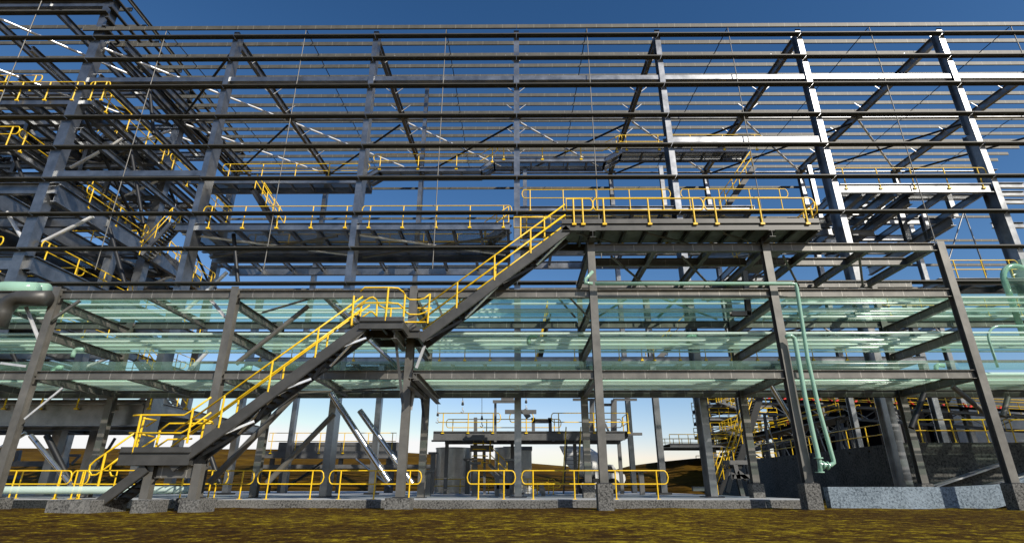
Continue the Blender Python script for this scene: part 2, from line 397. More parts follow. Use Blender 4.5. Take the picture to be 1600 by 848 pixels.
for i in range(-3, 5):      # roof plane bracing, struts and bridging
    z1, z2 = ROOF(YMID) - .78, ROOF(YREAR) - .78
    for (Y, z) in ((YMID, z1), (YREAR, z2)):
        tube('roof_strut', (XM(i) + .15, Y, z + .1), (XM(i + 1) - .15, Y, z + .1), .10, HS, hall)
        boxm('gusset', (XM(i + 1) - .45, Y - .25, z + .18), (XM(i + 1) + .45, Y + .25, z + .20), 'bright_tube', hall)
    if i < 5:
        tube('roof_brace', (XM(i) + .3, YMID + .3, z1), (XM(i + 1) - .3, YREAR - .3, z2), .085, 'brace_lit', hall)  # this diagonal coloured near white to look sunlit
        tube('roof_brace', (XM(i + 1) - .3, YMID + .3, z1 - .2), (XM(i) + .3, YREAR - .3, z2 - .2), .085, 'black_steel', hall)  # opposite diagonal coloured black to look shaded
    pathtube('bridging_rod', [(XM(i) + 4.5, YM, ROOF(YM) + .05), (XM(i) + 4.5, YREAR, ROOF(YREAR) + .05)], .03, 'black_steel', hall)
zz = ROOF(YM) - .85
tube('roof_brace', (XM(-3) + .3, YM + .5, zz), (XM(-2) - .3, YMID - .2, ROOF(YMID) - .78), .085, 'brace_lit', hall)
tube('roof_brace', (XM(-2) - .3, YM + .5, zz - .2), (XM(-3) + .3, YMID - .2, ROOF(YMID) - .98), .085, 'black_steel', hall)  # front panel: one diagonal in the lit tone, its twin in the shaded one
bar('wall_strut', (XM(1) + .17, YM + .3, zat(1150, 216, YM)), (XM(2) - .17, YM + .3, zat(1150, 216, YM)), RC(.4, .36), HS, hall)
bar('wall_strut', (XM(-3) + .3, YM + .3, zat(200, 269, YM)), (XM(-2) - .17, YM + .3, zat(200, 269, YM)), RC(.36, .36), HS, hall)

# ---- hall floors
def floor(parent, x0, x1, y0, y1, Z, edge=.4, joists=1.6, jh=.24, cross=(), deck=True, brace=True, m=HS, deckm='open_grating'):
    """edge beams along X at y0/y1, joists along Y, cross beams along X, a grating deck"""
    for y in (y0, y1): ibeam('edge_beam', (x0, y, Z - edge / 2), (x1, y, Z - edge / 2), edge, .2, m, parent)
    for y, h in cross: ibeam('floor_beam', (x0, y, Z - .03 - h / 2), (x1, y, Z - .03 - h / 2), h, .22, m, parent)
    n = max(1, round((x1 - x0) / joists))
    for k in range(n + 1):
        x = x0 + .12 + (x1 - x0 - .24) * k / n
        ibeam('joist', (x, y0 + .1, Z - .035 - jh / 2), (x, y1 - .1, Z - .035 - jh / 2), jh, .14, m, parent)
    if deck: boxm('deck', (x0, y0 + .02, Z - .03), (x1, y1 - .02, Z), deckm, parent)
    if brace:
        n = max(1, round((x1 - x0) / 9)); L = (x1 - x0) / n
        for k in range(n):
            a = x0 + L * k
            tube('floor_brace', (a + .3, y0 + .3, Z - edge - .05), (a + L - .3, y1 - .3, Z - edge - .05), .07, 'brace_lit', parent)
            tube('floor_brace', (a + L - .3, y0 + .3, Z - edge - .2), (a + .3, y1 - .3, Z - edge - .2), .07, 'rack_steel', parent)  # lit and dark sides of the tube pair put into colour
Z1 = 14.35
floor(hall, XM(-2) - 1.0, XM(0) - .4, YM + .2, 31.0, Z1, .42, 1.5, .26, [(30.2, .45)])
floor(hall, XM(-2) - 1.0, XM(0) - .4, 31.4, 33.6, Z1 - .1, .55, 2.1, .3, [], deck=False, brace=False)
floor(hall, XM(0) - .2, XM(1) + 4.3, YM + .2, 30.6, Z1 + 1.0, .36, 1.6, .26, [])
floor(hall, XM(0) - .2, XM(1) + 4.3, 31.2, 33.4, Z1 + .2, .5, 2.2, .3, [], deck=False, brace=False)
g1 = 'guard rails on the hall floors'
E_ = YM + .12
xa = lambda px, py: xat(px, py, YM)
guard('yellow guard rail on the mid hall floor, left of the second hall column', [(xa(318, 340), E_, Z1), (xa(548, 340), E_, Z1)], drop=.28, step=1.85)
guard('yellow guard rail on the mid hall floor, between two hall columns left of the stair', [(xa(568, 340), E_, Z1), (xa(795, 340), E_, Z1)], drop=.28, step=1.7)
guard('yellow guard rail on the raised hall floor just behind the stair head', [(xa(820, 310), E_, Z1 + 1), (xa(1045, 310), E_, Z1 + 1)], drop=.28, step=2.0)
guard('yellow guard rail on the raised hall floor behind the bridge to the stair platform', [(xa(1070, 310), E_, Z1 + 1), (xa(1230, 310), E_, Z1 + 1)], drop=.28, step=2.0)
guard('yellow inner guard rail on the far side of the mid hall floor', [(-16.5, 30.9, Z1), (-1.2, 30.9, Z1)], drop=.1, step=2.2)
guard('yellow inner guard rail on the far side of the raised hall floor', [(.4, 30.5, Z1 + 1), (13, 30.5, Z1 + 1)], drop=.1, step=2.2)
# short steps between the two floor heights
stair('short grey steps with yellow rails joining the two hall floor heights', (XM(0) - 1.9, 29.2, Z1 + .05), (XM(0) - .5, 29.2, Z1 + 1.05), 1.0, HS, 5, zig=False)
# upper walkway
YU = 30.7
def walkway(pts, wdt=1.1, h=.3, m=HS):
    for a, b in zip(pts, pts[1:]):
        a, b = V(a), V(b)
        for dy in (0, wdt): ibeam('walkway_stringer', a + V((0, dy, -h / 2)), b + V((0, dy, -h / 2)), h, .14, m, hall)
        n = max(1, round((b - a).length / 1.3))
        for k in range(n + 1):
            p = a + (b - a) * (k / n); ibeam('walkway_joist', p + V((0, .05, -h * .6)), p + V((0, wdt - .05, -h * .6)), .16, .1, m, hall)
        vs = [a + V((0, .07, -.06)), b + V((0, .07, -.06)), b + V((0, wdt - .07, -.06)), a + V((0, wdt - .07, -.06))]
        mesh('walkway_deck', [v + V((0, 0, q)) for q in (0, .03) for v in vs], [(0, 1, 2, 3), (7, 6, 5, 4), (0, 4, 5, 1), (1, 5, 6, 2), (2, 6, 7, 3), (3, 7, 4, 0)], 'open_grating', hall)
u = lambda px, py: at(px, py, YU)
ZA, ZB, ZC, ZD = u(480, 278).z, u(660, 262).z, u(870, 247).z, u(1080, 232).z
walkway([V((u(300, 278).x, YU, ZA)), V((u(574, 278).x, YU, ZA))], 1.3, .42)
walkway([V((u(574, 270).x, YU, ZB - .5)), V((u(592, 262).x, YU, ZB)), V((u(752, 262).x, YU, ZB)), V((u(772, 249).x, YU, ZC)), V((u(946, 249).x, YU, ZC)), V((u(972, 233).x, YU, ZD)), V((u(1168, 233).x, YU, ZD))])
for px in (657, 820, 1035, 1270):
    hx = u(px, 250).x; bar('walkway_post', (hx, YU + .6, Z1), (hx, YU + .6, ROOF(YU) - .6 if px in (657,) else ZC - .3), I(.25, .25), HS, hall, up=(0, 1, 0))
guard('yellow guard rail on the upper left hall walkway', [V((u(352, 262).x, YU, ZA)), V((u(574, 262).x, YU, ZA))], drop=.1, step=2.0)
guard('yellow guard rail on the upper middle hall walkway', [V((u(586, 262).x, YU, ZB)), V((u(752, 262).x, YU, ZB)), V((u(775, 249).x, YU, ZC))], step=2.4, drop=.1)
guard('yellow guard rail on the upper hall walkway left of the white lit column', [V((u(780, 249).x, YU, ZC)), V((u(942, 249).x, YU, ZC)), V((u(970, 233).x, YU, ZD))], step=2.4, drop=.1)
guard('yellow guard rail on the highest hall walkway', [V((u(972, 233).x, YU, ZD)), V((u(1190, 233).x, YU, ZD))], step=2.4, drop=.1)
# steep stairs up to the walkway
for lab, (xa0, ya0), (xa1, ya1), Y in (('steep dark hall stair rising to the highest walkway', (1135, 318), (1176, 258), 29.6), ('steep dark hall stair below the upper left walkway', (432, 350), (398, 294), 29.6)):
    stair(lab, at(xa0, ya0, Y), at(xa1, ya1, Y), 1.0, 'black_steel', 14, zig=False, sh=.3)
# right platform
ZR = zat(1400, 286, YM)
floor(hall, XM(2) + .3, XM(3) - .17, YM + .15, 36, ZR, .56, 1.9, .4, [(31.5, .4), (34, .4)], deck=False, brace=False)
boxm('deck', (XM(2) + .3, YM + .3, ZR + .003), (XM(3) - .3, 29.2, ZR + .03), 'open_grating', hall)
guard('yellow guard rail on the right hall platform beside the tallest lit column', [(xa(1312, 275), E_, ZR), (xa(1542, 275), E_, ZR)], drop=.25, step=2.05)
floor(hall, XM(1) + 5.2, XM(2) + .0, YM + 1.3, 40, Z1 + .2, .5, 2.2, .45, [(31, .4), (33.2, .4), (36, .4)], deck=False, brace=True)
floor(hall, XM(2) + .6, XM(4), YMID, YREAR, 12.9, .5, 2.4, .4, [(40, .4)], deck=False, brace=True)
for px0, py0, px1, py1, Y0, Y1 in ((1488, 345, 1405, 378, 28.5, 36.5), (1345, 300, 1262, 378, 27.6, 35), (1420, 312, 1330, 380, 28, 37), (1395, 300, 1290, 378, 27.7, 36)):
    a = at(px0, py0, Y0); ibeam('floor_girder', a, V((a.x, Y1, a.z)), .6, .3, HS, hall)
for px, py, q in ((1372, 305, 350), (1478, 298, 340), (1400, 310, 376), (1440, 335, 377)):
    a = at(px, py, 30.5); b = at(px, q, 30.5); bar('hanger', (a.x, 30.5, a.z), (a.x, 30.5, b.z), I(.3, .3), HS, hall, up=(0, 1, 0))
for (p0, p1, py, Y) in ((1316, 1395, 304, 31), (1402, 1522, 308, 32), (1316, 1368, 320, 31), (1322, 1352, 343, 32), (1326, 1358, 352, 34), (1300, 1366, 364, 31), (1270, 1306, 376, 30), (1330, 1400, 328, 33), (1345, 1398, 340, 35),
        (1555, 1600, 290, 28.5), (1560, 1600, 303, 31), (1560, 1600, 315, 33), (1550, 1600, 352, 29), (1300, 1350, 333, 30), (1380, 1440, 330, 31.5), (1050, 1130, 372, 31), (1150, 1230, 372, 31), (1230, 1290, 345, 29.5)):
    ibeam('floor_beam', at(p0, py, Y), at(p1, py, Y), .34, .2, HS, hall)
for a, b, c, d in ((1505, 333, 1478, 420), (1507, 333, 1542, 430)):
    tube('tie_rod', at(a, b, 33), at(c, d, 33), .05, HS, hall, 8)
ZQ = zat(1500, 434, YM)
floor(hall, XM(2) + 4.2, XM(4), YM + .1, 28.6, ZQ, .34, 2.0, .26, [], deck=True, brace=False)
guard('yellow guard rail on the low right hall floor, above the pipe rack end', [(xa(1487, 420), E_, ZQ), (xa(1592, 420), E_, ZQ)], drop=.25, step=1.7)
# lower hall floor seen behind the pipes
Z0 = zat(1000, 558, YMID)
floor(hall, XM(-2), XM(3), YMID - .1, 39, Z0, .45, 2.2, .3, [], deck=True, brace=False, deckm='open_grating')
WH = ('behind the lower stair flight', 'just right of the middle stair landing', 'left of the middle front rack column', 'right of the middle front rack column', 'left of the green drop pipes', 'behind the two green drop pipes')
for k, (p0, p1) in enumerate(((400, 560), (680, 812), (830, 905), (925, 1010), (1015, 1190), (1210, 1330))):
    guard('yellow guard rail on the low hall floor, ' + WH[k], [(xat(p0, 555, YMID - .15), YMID - .15, Z0), (xat(p1, 555, YMID - .15), YMID - .15, Z0)], drop=.2, step=1.9, group='guard rails on the low hall floor')
for z in (12.8,):
    ibeam('rear_beam', (XM(-3), YREAR + .2, z), (XM(4), YREAR + .2, z), .5, .3, HS, hall)
stair('grey hall stair climbing from the low floor to the right', (xat(1015, 560, 38), 38, Z0), (xat(1080, 500, 38), 38, zat(1080, 505, 38)), 1.0, 'far_steel', 14, zig=False)
stair('dark steep hall stair below the stair platform', (xat(840, 575, 38.5), 38.5, Z0), (xat(856, 490, 38.5), 38.5, zat(856, 490, 38.5)), 1.2, 'black_steel', 14, zig=False)
ZS = zat(1400, 496, YMID)
floor(hall, XM(2) + 2, XM(4), YMID - 1, 37.2, ZS, .3, 2.2, .25, [], deck=True, brace=False)
guard('yellow guard rail on the far right hall floor beside the front rack column', [(xat(1382, 480, 35), 35, ZS), (xat(1600, 480, 35), 35, ZS)], drop=.2, step=2.0)
# ================================================================== TOWER (left)
tower = thing('steel_tower', 'taller left steel tower with stacked floors, deep girders and yellow railed edges', 'building', (-30, YM, SLAB))
XT = -26.55
def tcol(x, y, z0, z1, d=.6, wd=.6): return bar('column', (x, y + d / 2, z0), (x, y + d / 2, z1), RC(wd, d), HS, tower, up=(0, 1, 0))
for x in (XT - .35, -35.9, -44.9):
    for y in (YM, YMID, YREAR): tcol(x, y, SLAB, 30.9)
tcol(XT - .4, 33.2, SLAB, 16.6, .5, .5)
for i, z in enumerate([30.75, 29.55] ):
    for x0, x1 in ((-45, -35.9), (-35.9, XT - .05)): zee(x0, x1 - .02, YM - .16, z, parent=tower)
for z in GIRTS + [8.5]:
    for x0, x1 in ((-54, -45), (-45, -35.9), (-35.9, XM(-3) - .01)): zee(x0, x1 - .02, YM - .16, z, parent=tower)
for x in (-31.3, -40.4): tube('sag_rod', (x, YM - .12, 11), (x, YM - .12, 31.3), .035, 'rack_steel', tower, 8)
# side wall girts above the hall roof (run away from the camera) and roof edge
for z in (31.6,):
    bar('roof_edge', (XT + .25, YM - .3, z), (XT + .25, 46, z), CH(.3, .1, .014), 'purlin_steel', tower)
for z in (30.85, 29.9, 29.0, 28.3):
    for y0, y1 in ((YM - .3, YMID), (YMID, YREAR + .8)):
        vs, fs = swp((XT + .12, y0 + .01, z), (XT + .12, y1 - .01, z), [(-.14, 0), (.13, 0), (.13, -.085), (.14, -.085), (.14, .01), (-.13, .01), (-.13, .085), (-.14, .085)])
        mesh('side_girt', vs, fs, 'girt_steel', tower)
for y in [YM + 1.2 + 1.5 * k for k in range(12)]:
    bar('roof_purlin', (-46, y, 31.3), (XT + .2, y, 31.3), CH(.28, -.08, -.012), 'purlin_steel', tower)
for y in (YM + .3, YMID, YREAR):
    ibeam('roof_beam', (-46, y, 30.7), (XT - .1, y, 30.7), .5, .25, HS, tower)
for x in (-31, -36, -41):
    ibeam('rafter', (x, YM + .2, 30.75), (x, YREAR, 30.75), .5, .25, HS, tower)
for x0, y0, x1, y1 in ((-36, YM + .3, XT - .4, YMID), (-45, YM + .4, -36, YMID), (-36, YMID, XT - .4, YREAR)):
    tube('roof_brace', (x0 + .3, y0, 30.3), (x1 - .3, y1, 30.3), .09, 'brace_lit', tower)
    tube('roof_brace', (x1 - .3, y0, 30.1), (x0 + .3, y1, 30.1), .09, 'black_steel', tower)  # lit and shaded roof diagonals told apart by painted tone
def tfloor(Z, x1, gh, ch, ys, xs, y0=YM + .3, y1=YREAR, decks=(), jst=1.5, gm=HS):
    for x in xs: ibeam('floor_girder', (x, y0, Z - gh / 2), (x, y1, Z - gh / 2), gh, .32, HS, tower)
    for y in ys: ibeam('cross_beam', (-46, y, Z - ch / 2 - .01), (x1, y, Z - ch / 2 - .01), ch, .26, HS, tower)
    for (a, b, c, d) in decks:
        boxm('deck', (a, c, Z + .003), (b, d, Z + .04), 'open_grating', tower)
        n = max(1, round((b - a) / jst))
        for k in range(1, n):
            x = a + (b - a) * k / n; ibeam('joist', (x, c, Z - .13), (x, d, Z - .13), .24, .13, HS, tower)
        tube('floor_brace', (a + .2, c + .2, Z - .4), (b - .2, d - .2, Z - .4), .08, 'brace_lit', tower)
        tube('floor_brace', (b - .2, c + .2, Z - .5), (a + .2, d - .2, Z - .5), .08, 'rack_steel', tower)  # pale tube imitates the lit brace, the greyer one its shaded twin
# top floor, third, second, first
tfloor(22.95, XT + .7, .5, .5, (YM + .2, 29.3, 31.6, 34, YMID, 40.6, YREAR), (XT + .6, -27.1, -28.4, -29.8, -31.2, -33, -34.5, -38), decks=((-34.4, XT + .5, 31.7, 36), (-46, -36, 36.2, 45), (-46, -31.3, 29.4, 33.9)))
tfloor(19.65, -29.6, .5, .45, (YM + .2, 30.5, YMID), (-29.8, -33, -36.5), y1=38, decks=((-37, -33.1, 30.6, 36), (-46, -37, 28, 36)))
tfloor(17.0, XT + .3, 1.15, .7, (YM + .25, 31.6, YMID, 40.6, YREAR), (XT + .2, -30.4, -34.5, -39), decks=((-34.4, -30.5, 31.7, 45), (-46, -39, 27.5, 45), (-30.3, XT, 36.2, 45)))
tfloor(12.46, XT + .3, .95, .8, (YM + .25, 31.6, YMID, 40.6, YREAR), (XT + .25, -30.4, -34.5, -39), decks=((-46, -34.6, 31, 45), (-34.4, -30.5, 27.5, 36)))
tfloor(9.3, XT + .3, .5, .6, (YM + .25, YMID, YREAR), (XT + .25, -31, -36), decks=((-46, -31.1, 36.2, 45),))
tfloor(4.75, XT + 8.3, .5, .55, (YM + .3, 31.6, YMID, 40.6), (XT + .3, -31, -36, XT + 8.2), y1=41, decks=((-46, XT + 8.1, 27.7, 41),), jst=2.0)
ibeam('floor_girder', (-46, YM + .15, 4.0), (XM(-2) - .3, YM + .15, 4.0), 1.05, .3, HS, tower)
ibeam('floor_girder', (-46, 33, 4.2), (XM(-2) - .3, 33, 4.2), .8, .3, HS, tower)
# wall bracing of the tower and hall, short steel tubes
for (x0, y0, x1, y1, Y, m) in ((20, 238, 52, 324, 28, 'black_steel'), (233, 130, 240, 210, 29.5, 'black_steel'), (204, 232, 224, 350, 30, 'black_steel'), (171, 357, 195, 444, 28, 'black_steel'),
        (110, 262, 192, 217, 31, 'brace_lit'), (66, 378, 146, 338, 29, 'brace_lit'), (0, 315, 36, 374, 29, 'brace_lit'), (285, 490, 355, 425, 30, 'brace_lit'), (270, 605, 325, 548, 31, 'brace_lit'),
        (0, 232, 52, 254, 29, 'brace_lit'), (25, 165, 80, 255, 33, 'brace_lit'), (140, 610, 165, 673, 28.5, 'black_steel'), (238, 521, 252, 537, 31, 'brace_lit'), (365, 366, 372, 444, 28, 'black_steel'),
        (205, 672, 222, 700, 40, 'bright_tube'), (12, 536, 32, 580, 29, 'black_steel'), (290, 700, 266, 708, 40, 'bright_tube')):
    tube('wall_brace', at(x0, y0, Y), at(x1, y1, Y), .11, m, tower)  # pale tubes coloured as if lit, black ones as if in shade
gt = 'guard rails on the tower floors'
def trail(label, p0, p1, Z, Y=None, X=None, **k):
    """railing along X (Y given, px limits) or along Y (X given, y limits)"""
    if Y is not None: pts = [(xat(p0, 200, Y), Y, Z), (xat(p1, 200, Y), Y, Z)]
    else: pts = [(X, p0, Z), (X, p1, Z)]
    guard(label, pts, drop=.3, step=k.pop('step', 2.1), r=.035, **k)
guard('yellow guard rail across the front of the top tower floor', [(at(-60, 140, YM).x, YM, 23.0), (at(126, 140, YM).x, YM, 23.0)], drop=.3, step=1.9, r=.035)
guard('short yellow guard rail at the corner of the top tower floor', [(at(143, 140, YM).x, YM, 23.0), (at(166, 140, YM).x, YM, 23.0)], drop=.3, step=.7, r=.035, margin=.1)
trail('long yellow guard rail down the hall side of the top tower floor', 28.0, 34.4, 23.0, X=XT + .75)
trail('second yellow guard rail down the hall side of the top tower floor', 35.0, 44, 23.0, X=XT + .75)
guard('yellow guard rail across the front of the half floor in the tower', [(-38, YM, 19.7), (at(16, 230, YM).x, YM, 19.7)], drop=.3, step=2, r=.035)
trail('yellow guard rail along the edge girder of the half floor in the tower', 27.4, 30.6, 19.7, X=-29.65)
trail('yellow guard rail deeper along the half floor edge of the tower', 33, 37.5, 19.7, X=-29.65)
trail('yellow guard rail on the deep girder of the third tower floor', 29.5, 35.2, 17.05, X=XT + .2)
trail('yellow guard rail further along the deep girder of the third tower floor', 36.8, 44.5, 17.05, X=XT + .2)
trail('yellow guard rail on the deep girder of the second tower floor', 27.8, 35.2, 12.5, X=XT + .2)
trail('yellow guard rail further along the second tower floor girder', 36.8, 44.5, 12.5, X=XT + .2)
guard('yellow guard rail across the front of the second tower floor', [(-36, YM + .1, 12.5), (-28.3, YM + .1, 12.5)], drop=.3, step=1.9, r=.035)
guard('yellow guard rail at the front of the first tower floor', [(at(-60, 636, YM).x, YM, 4.6), (at(300, 636, YM).x, YM, 4.6)], drop=.3, step=1.75, r=.035)
guard('yellow guard rail across the rear of the second tower floor', [(-34, YREAR - .2, 12.5), (-27.5, YREAR - .2, 12.5)], drop=.2, step=2)
guard('yellow guard rail across the rear of the tower floor over the pipes', [(-34, YREAR - .2, 9.35), (-27.5, YREAR - .2, 9.35)], drop=.2, step=2)
guard('yellow guard rail on the hall side of the low tower floor', [(XT + .3, 30, 9.35), (XT + .3, 44, 9.35)], drop=.2, step=2)
guard('yellow guard rail around the middle of the top tower floor', [(-34, 34.2, 23), (-29, 34.2, 23), (-29, 38, 23)], drop=.2, step=1.8, r=.035)
for lab, a, b, Y in (('yellow railed grey stair between tower floors beside a hall column', (218, 396), (265, 345), 33), ('far yellow railed stair inside the tower near the hall', (300, 440), (262, 395), 37),
        ('yellow railed stair low in the tower behind the pipes', (275, 640), (215, 560), 35), ('yellow railed tower stair above the second floor', (120, 250), (165, 205), 34)):
    stair(lab, at(*a, Y), at(*b, Y), 1.0, HS, 12, zig=False, sh=.3)

for z in (27.3, 25.0, 20.9):
    for x in (XT + .1, -31.5, -36): ibeam('side_beam', (x, YM + .6, z), (x, YREAR, z), .4, .25, HS, tower)
    for y in (31.6, YMID, 40.6): ibeam('cross_beam', (-46, y, z - .02), (XT, y, z - .02), .36, .22, HS, tower)
for x in (-29.2, -31.5, -33.8):
    for y in (29.3, 31.6, 34): bar('hanger', (x, y, 19.7), (x, y, 22.6), I(.25, .25), HS, tower, up=(0, 1, 0))
for (x0, z0, x1, z1, y) in ((-35.5, 23.3, -27.2, 27.0, YMID), (-35.5, 17.4, -27.2, 22.4, YMID), (-35.5, 12.9, -27.2, 16.4, 40.6), (-35.5, 5.2, -27.2, 8.8, YMID)):
    tube('wall_brace', (x0, y, z0), (x1, y, z1), .11, 'brace_lit', tower); tube('wall_brace', (x1, y + .3, z0), (x0, y + .3, z1), .11, 'black_steel', tower)  # near-white imitates a lit diagonal, black a shaded one
for (y0, z0, y1, z1) in ((27.8, 23.4, 35.6, 27), (35.6, 17.4, 27.8, 22.4), (36.8, 23.4, 44.6, 27), (44.6, 17.4, 36.8, 22.4), (27.8, 12.9, 35.6, 15.8), (36.8, 5.2, 44.6, 8.8)):
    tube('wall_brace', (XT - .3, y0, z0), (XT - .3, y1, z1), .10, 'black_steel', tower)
guard('yellow guard rail on the half floor in the middle of the tower', [(-36, 34, 19.7), (-31, 34, 19.7)], drop=.2, step=1.6, r=.035)
guard('yellow guard rail across the middle of the third tower floor', [(-34.3, 35.9, 17.05), (-27.2, 35.9, 17.05)], drop=.2, step=1.8, r=.035)
guard('yellow guard rail across the middle of the second tower floor', [(-34.3, 31.8, 12.5), (-27.2, 31.8, 12.5)], drop=.2, step=1.8, r=.035)
guard('yellow guard rail high under the tower roof', [(-38, 29, 25.2), (-31.6, 29, 25.2)], drop=.2, step=1.8, r=.035)
# ================================================================== PIPE RACK
YF, YB = 21.68, 26.4
XR = lambda j: -4.25 + 7.5 * j
rack = thing('pipe_rack', 'grey steel pipe rack of two column rows and three beam tiers before the hall', 'pipe rack', (XR(0), YF, 0))
RS, RB = 'rack_steel', 'rack_beam'
ZT, ZMID, ZL, ZTOP = 8.42, 6.72, 5.04, 10.55
PED = .86
for j in range(-3, 5):
    low = j <= 0
    topz = ZTOP if j in (1, 2, 3) else ZT + .15
    zb = .38 if low else PED
    bar('column', (XR(j), YF, zb), (XR(j), YF, topz), I(.31, .31, .02, .014), RS, rack, up=(0, 1, 0))
    bar('column', (XR(j), YB, SLAB if low else PED), (XR(j), YB, ZT), I(.31, .31, .02, .014), RS, rack, up=(0, 1, 0))
    for y, z in ((YF, zb), (YB, SLAB if low else PED)):
        boxm('base_plate', (XR(j) - .24, y - .24, z), (XR(j) + .24, y + .24, z + .03), 'black_steel', rack)
    for z, h in ((ZT - .35, .34), (ZMID, .36), (ZL - .02, .34)):
        ibeam('transverse_beam', (XR(j), YF + .17, z - h / 2), (XR(j), YB - .17, z - h / 2), h, .2, RB, rack)
    if j <= -1:
        for z, h in ((ZT - .02, .3), (ZL - .02, .3)):
            ibeam('transverse_beam', (XR(j) + 3.75, YF + .1, z - h / 2), (XR(j) + 3.75, YB - .1, z - h / 2), h, .18, RB, rack)
    if j < 3:
        for z in (ZT, ZL):
            ibeam('longitudinal_beam', (XR(j) + .165, YF, z - .17), (XR(j + 1) - .165, YF, z - .17), .34, .2, RB, rack)
    if j < 4:
        for z in (ZT, ZL - .02):
            ibeam('longitudinal_beam', (XR(j) + .165, YB, z - .17), (XR(j + 1) - .165, YB, z - .17), .34, .2, RB, rack)
# upper bay that carries the stair platform
for y in (YF, 23.3):
    for j in (1, 2):
        ibeam('longitudinal_beam', (XR(j) + .165, y, ZTOP - .22), (XR(j + 1) - .165, y, ZTOP - .22), .36, .2, RB, rack)
ibeam('longitudinal_beam', (XR(1), YB, ZTOP - .2), (XR(3) + 2, YB, ZTOP - .2), .34, .2, RB, rack)
for x in (XR(1), 6.0, 8.4, XR(2), 12.7, 15.2, XR(3) - .35):
    ibeam('transverse_beam', (x, YF + .12, ZTOP - .24), (x, YB - .12, ZTOP - .24), .32, .2, RB, rack)
for j in (1, 2, 3): bar('column', (XR(j), YB, ZT), (XR(j), YB, ZTOP), I(.25, .25), RS, rack, up=(0, 1, 0))
for x0, x1 in ((4.2, 6.6), (7.3, 9.8), (11.7, 14.2), (15, 17.4)):
    tube('plan_brace', (x0, YF + .4, ZTOP - .45), (x1, YB - .5, ZTOP - .45), .055, RS, rack, 8)
# knee and cross braces, read off the photograph in the rack's own planes
def br(x0, y0, Y0, x1, y1, Y1, m=RS, a=.10): bar('angle_brace', at(x0, y0, Y0), at(x1, y1, Y1), LA(a, .016), m, rack)
br(40, 480, 21.6, 60, 531, 21.6, 'galv_pale'); br(125, 470, 21.6, 78, 502, 21.6); br(330, 470, 22.4, 352, 497, 21.8, 'galv_pale'); br(40, 656, 21.6, 100, 607, 21.9, 'galv_pale')
br(12, 490, 21.6, 28, 476, 21.6, 'galv_pale'); br(0, 569, 21.6, 40, 574, 21.6, 'galv_pale'); br(410, 490, 22.6, 505, 462, 22.0); br(490, 468, 22, 470, 452, 22)
br(440, 617, 25, 620, 607, 25); br(888, 465, 22, 921, 500, 22.6); br(870, 465, 24, 898, 497, 24.5)
br(1030, 466, 24.5, 1120, 500, 25.5, 'green_pipe_solid'); br(1060, 466, 24.5, 1028, 497, 25, 'green_pipe_solid'); br(934, 497, 24.5, 980, 468, 24, 'green_pipe_solid')
for p in ((1163, 424, 1170, 494), (1142, 490, 1172, 490)): bar('hanger', at(p[0], p[1], 22.6), at(p[2], p[3], 22.6), I(.22, .2), RS, rack, up=(0, 1, 0))
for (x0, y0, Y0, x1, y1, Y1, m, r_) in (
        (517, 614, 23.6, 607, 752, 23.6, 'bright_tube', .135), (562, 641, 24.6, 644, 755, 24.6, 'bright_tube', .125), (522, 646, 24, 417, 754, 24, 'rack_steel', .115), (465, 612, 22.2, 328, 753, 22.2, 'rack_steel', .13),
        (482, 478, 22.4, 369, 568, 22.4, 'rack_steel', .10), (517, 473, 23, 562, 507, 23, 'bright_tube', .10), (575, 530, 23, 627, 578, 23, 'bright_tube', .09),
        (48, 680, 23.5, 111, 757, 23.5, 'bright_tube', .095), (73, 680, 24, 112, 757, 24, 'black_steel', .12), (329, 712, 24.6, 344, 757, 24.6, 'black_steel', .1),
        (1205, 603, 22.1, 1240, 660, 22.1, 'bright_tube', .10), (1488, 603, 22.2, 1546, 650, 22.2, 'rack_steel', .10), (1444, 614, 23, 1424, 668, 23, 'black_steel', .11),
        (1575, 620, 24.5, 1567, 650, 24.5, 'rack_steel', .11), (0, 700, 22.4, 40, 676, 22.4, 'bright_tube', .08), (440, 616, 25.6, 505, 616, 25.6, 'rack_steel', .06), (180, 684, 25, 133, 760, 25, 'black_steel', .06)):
    tube('tubular_brace', at(x0, y0, Y0), at(x1, y1, Y1), r_, m, rack, 18)  # bright tubes coloured to look sunlit, dark ones to look shaded
# pedestals
gp = 'concrete pedestals'
def ped(x0, x1, y0, y1, z0, z1, label, name='concrete_pedestal', m='concrete_dark'):
    return tag(boxm(name, (x0, y0, z0), (x1, y1, z1), m, bev=.015), label, 'pedestal')
nm = {1: 'beside the long slab railing', 2: 'next to the green valve pipes', 3: 'at the end of the pale kerb wall', 4: 'beyond the pale kerb wall', 0: 'below the middle stair landing', -1: 'under the lowest stair landing', -2: 'left of the stair foot', -3: 'far left of the stair foot'}
for j in range(-3, 5):
    if j > 0:
        ped(XR(j) - .28, XR(j) + .28, YF - .3, YF + .25, -.3, PED, 'speckled concrete pedestal under the front rack column ' + nm[j])
        if j < 4: ped(XR(j) - .26, XR(j) + .26, YB - .26, YB + .26, SLAB, PED, 'speckled concrete pedestal under the rear rack column ' + nm[j])
    else:
        ped(XR(j) - .44, XR(j) + .44, YF - .5, YF + .4, -.3, .38, 'low concrete footing under the rack column ' + nm[j], 'concrete_footing')

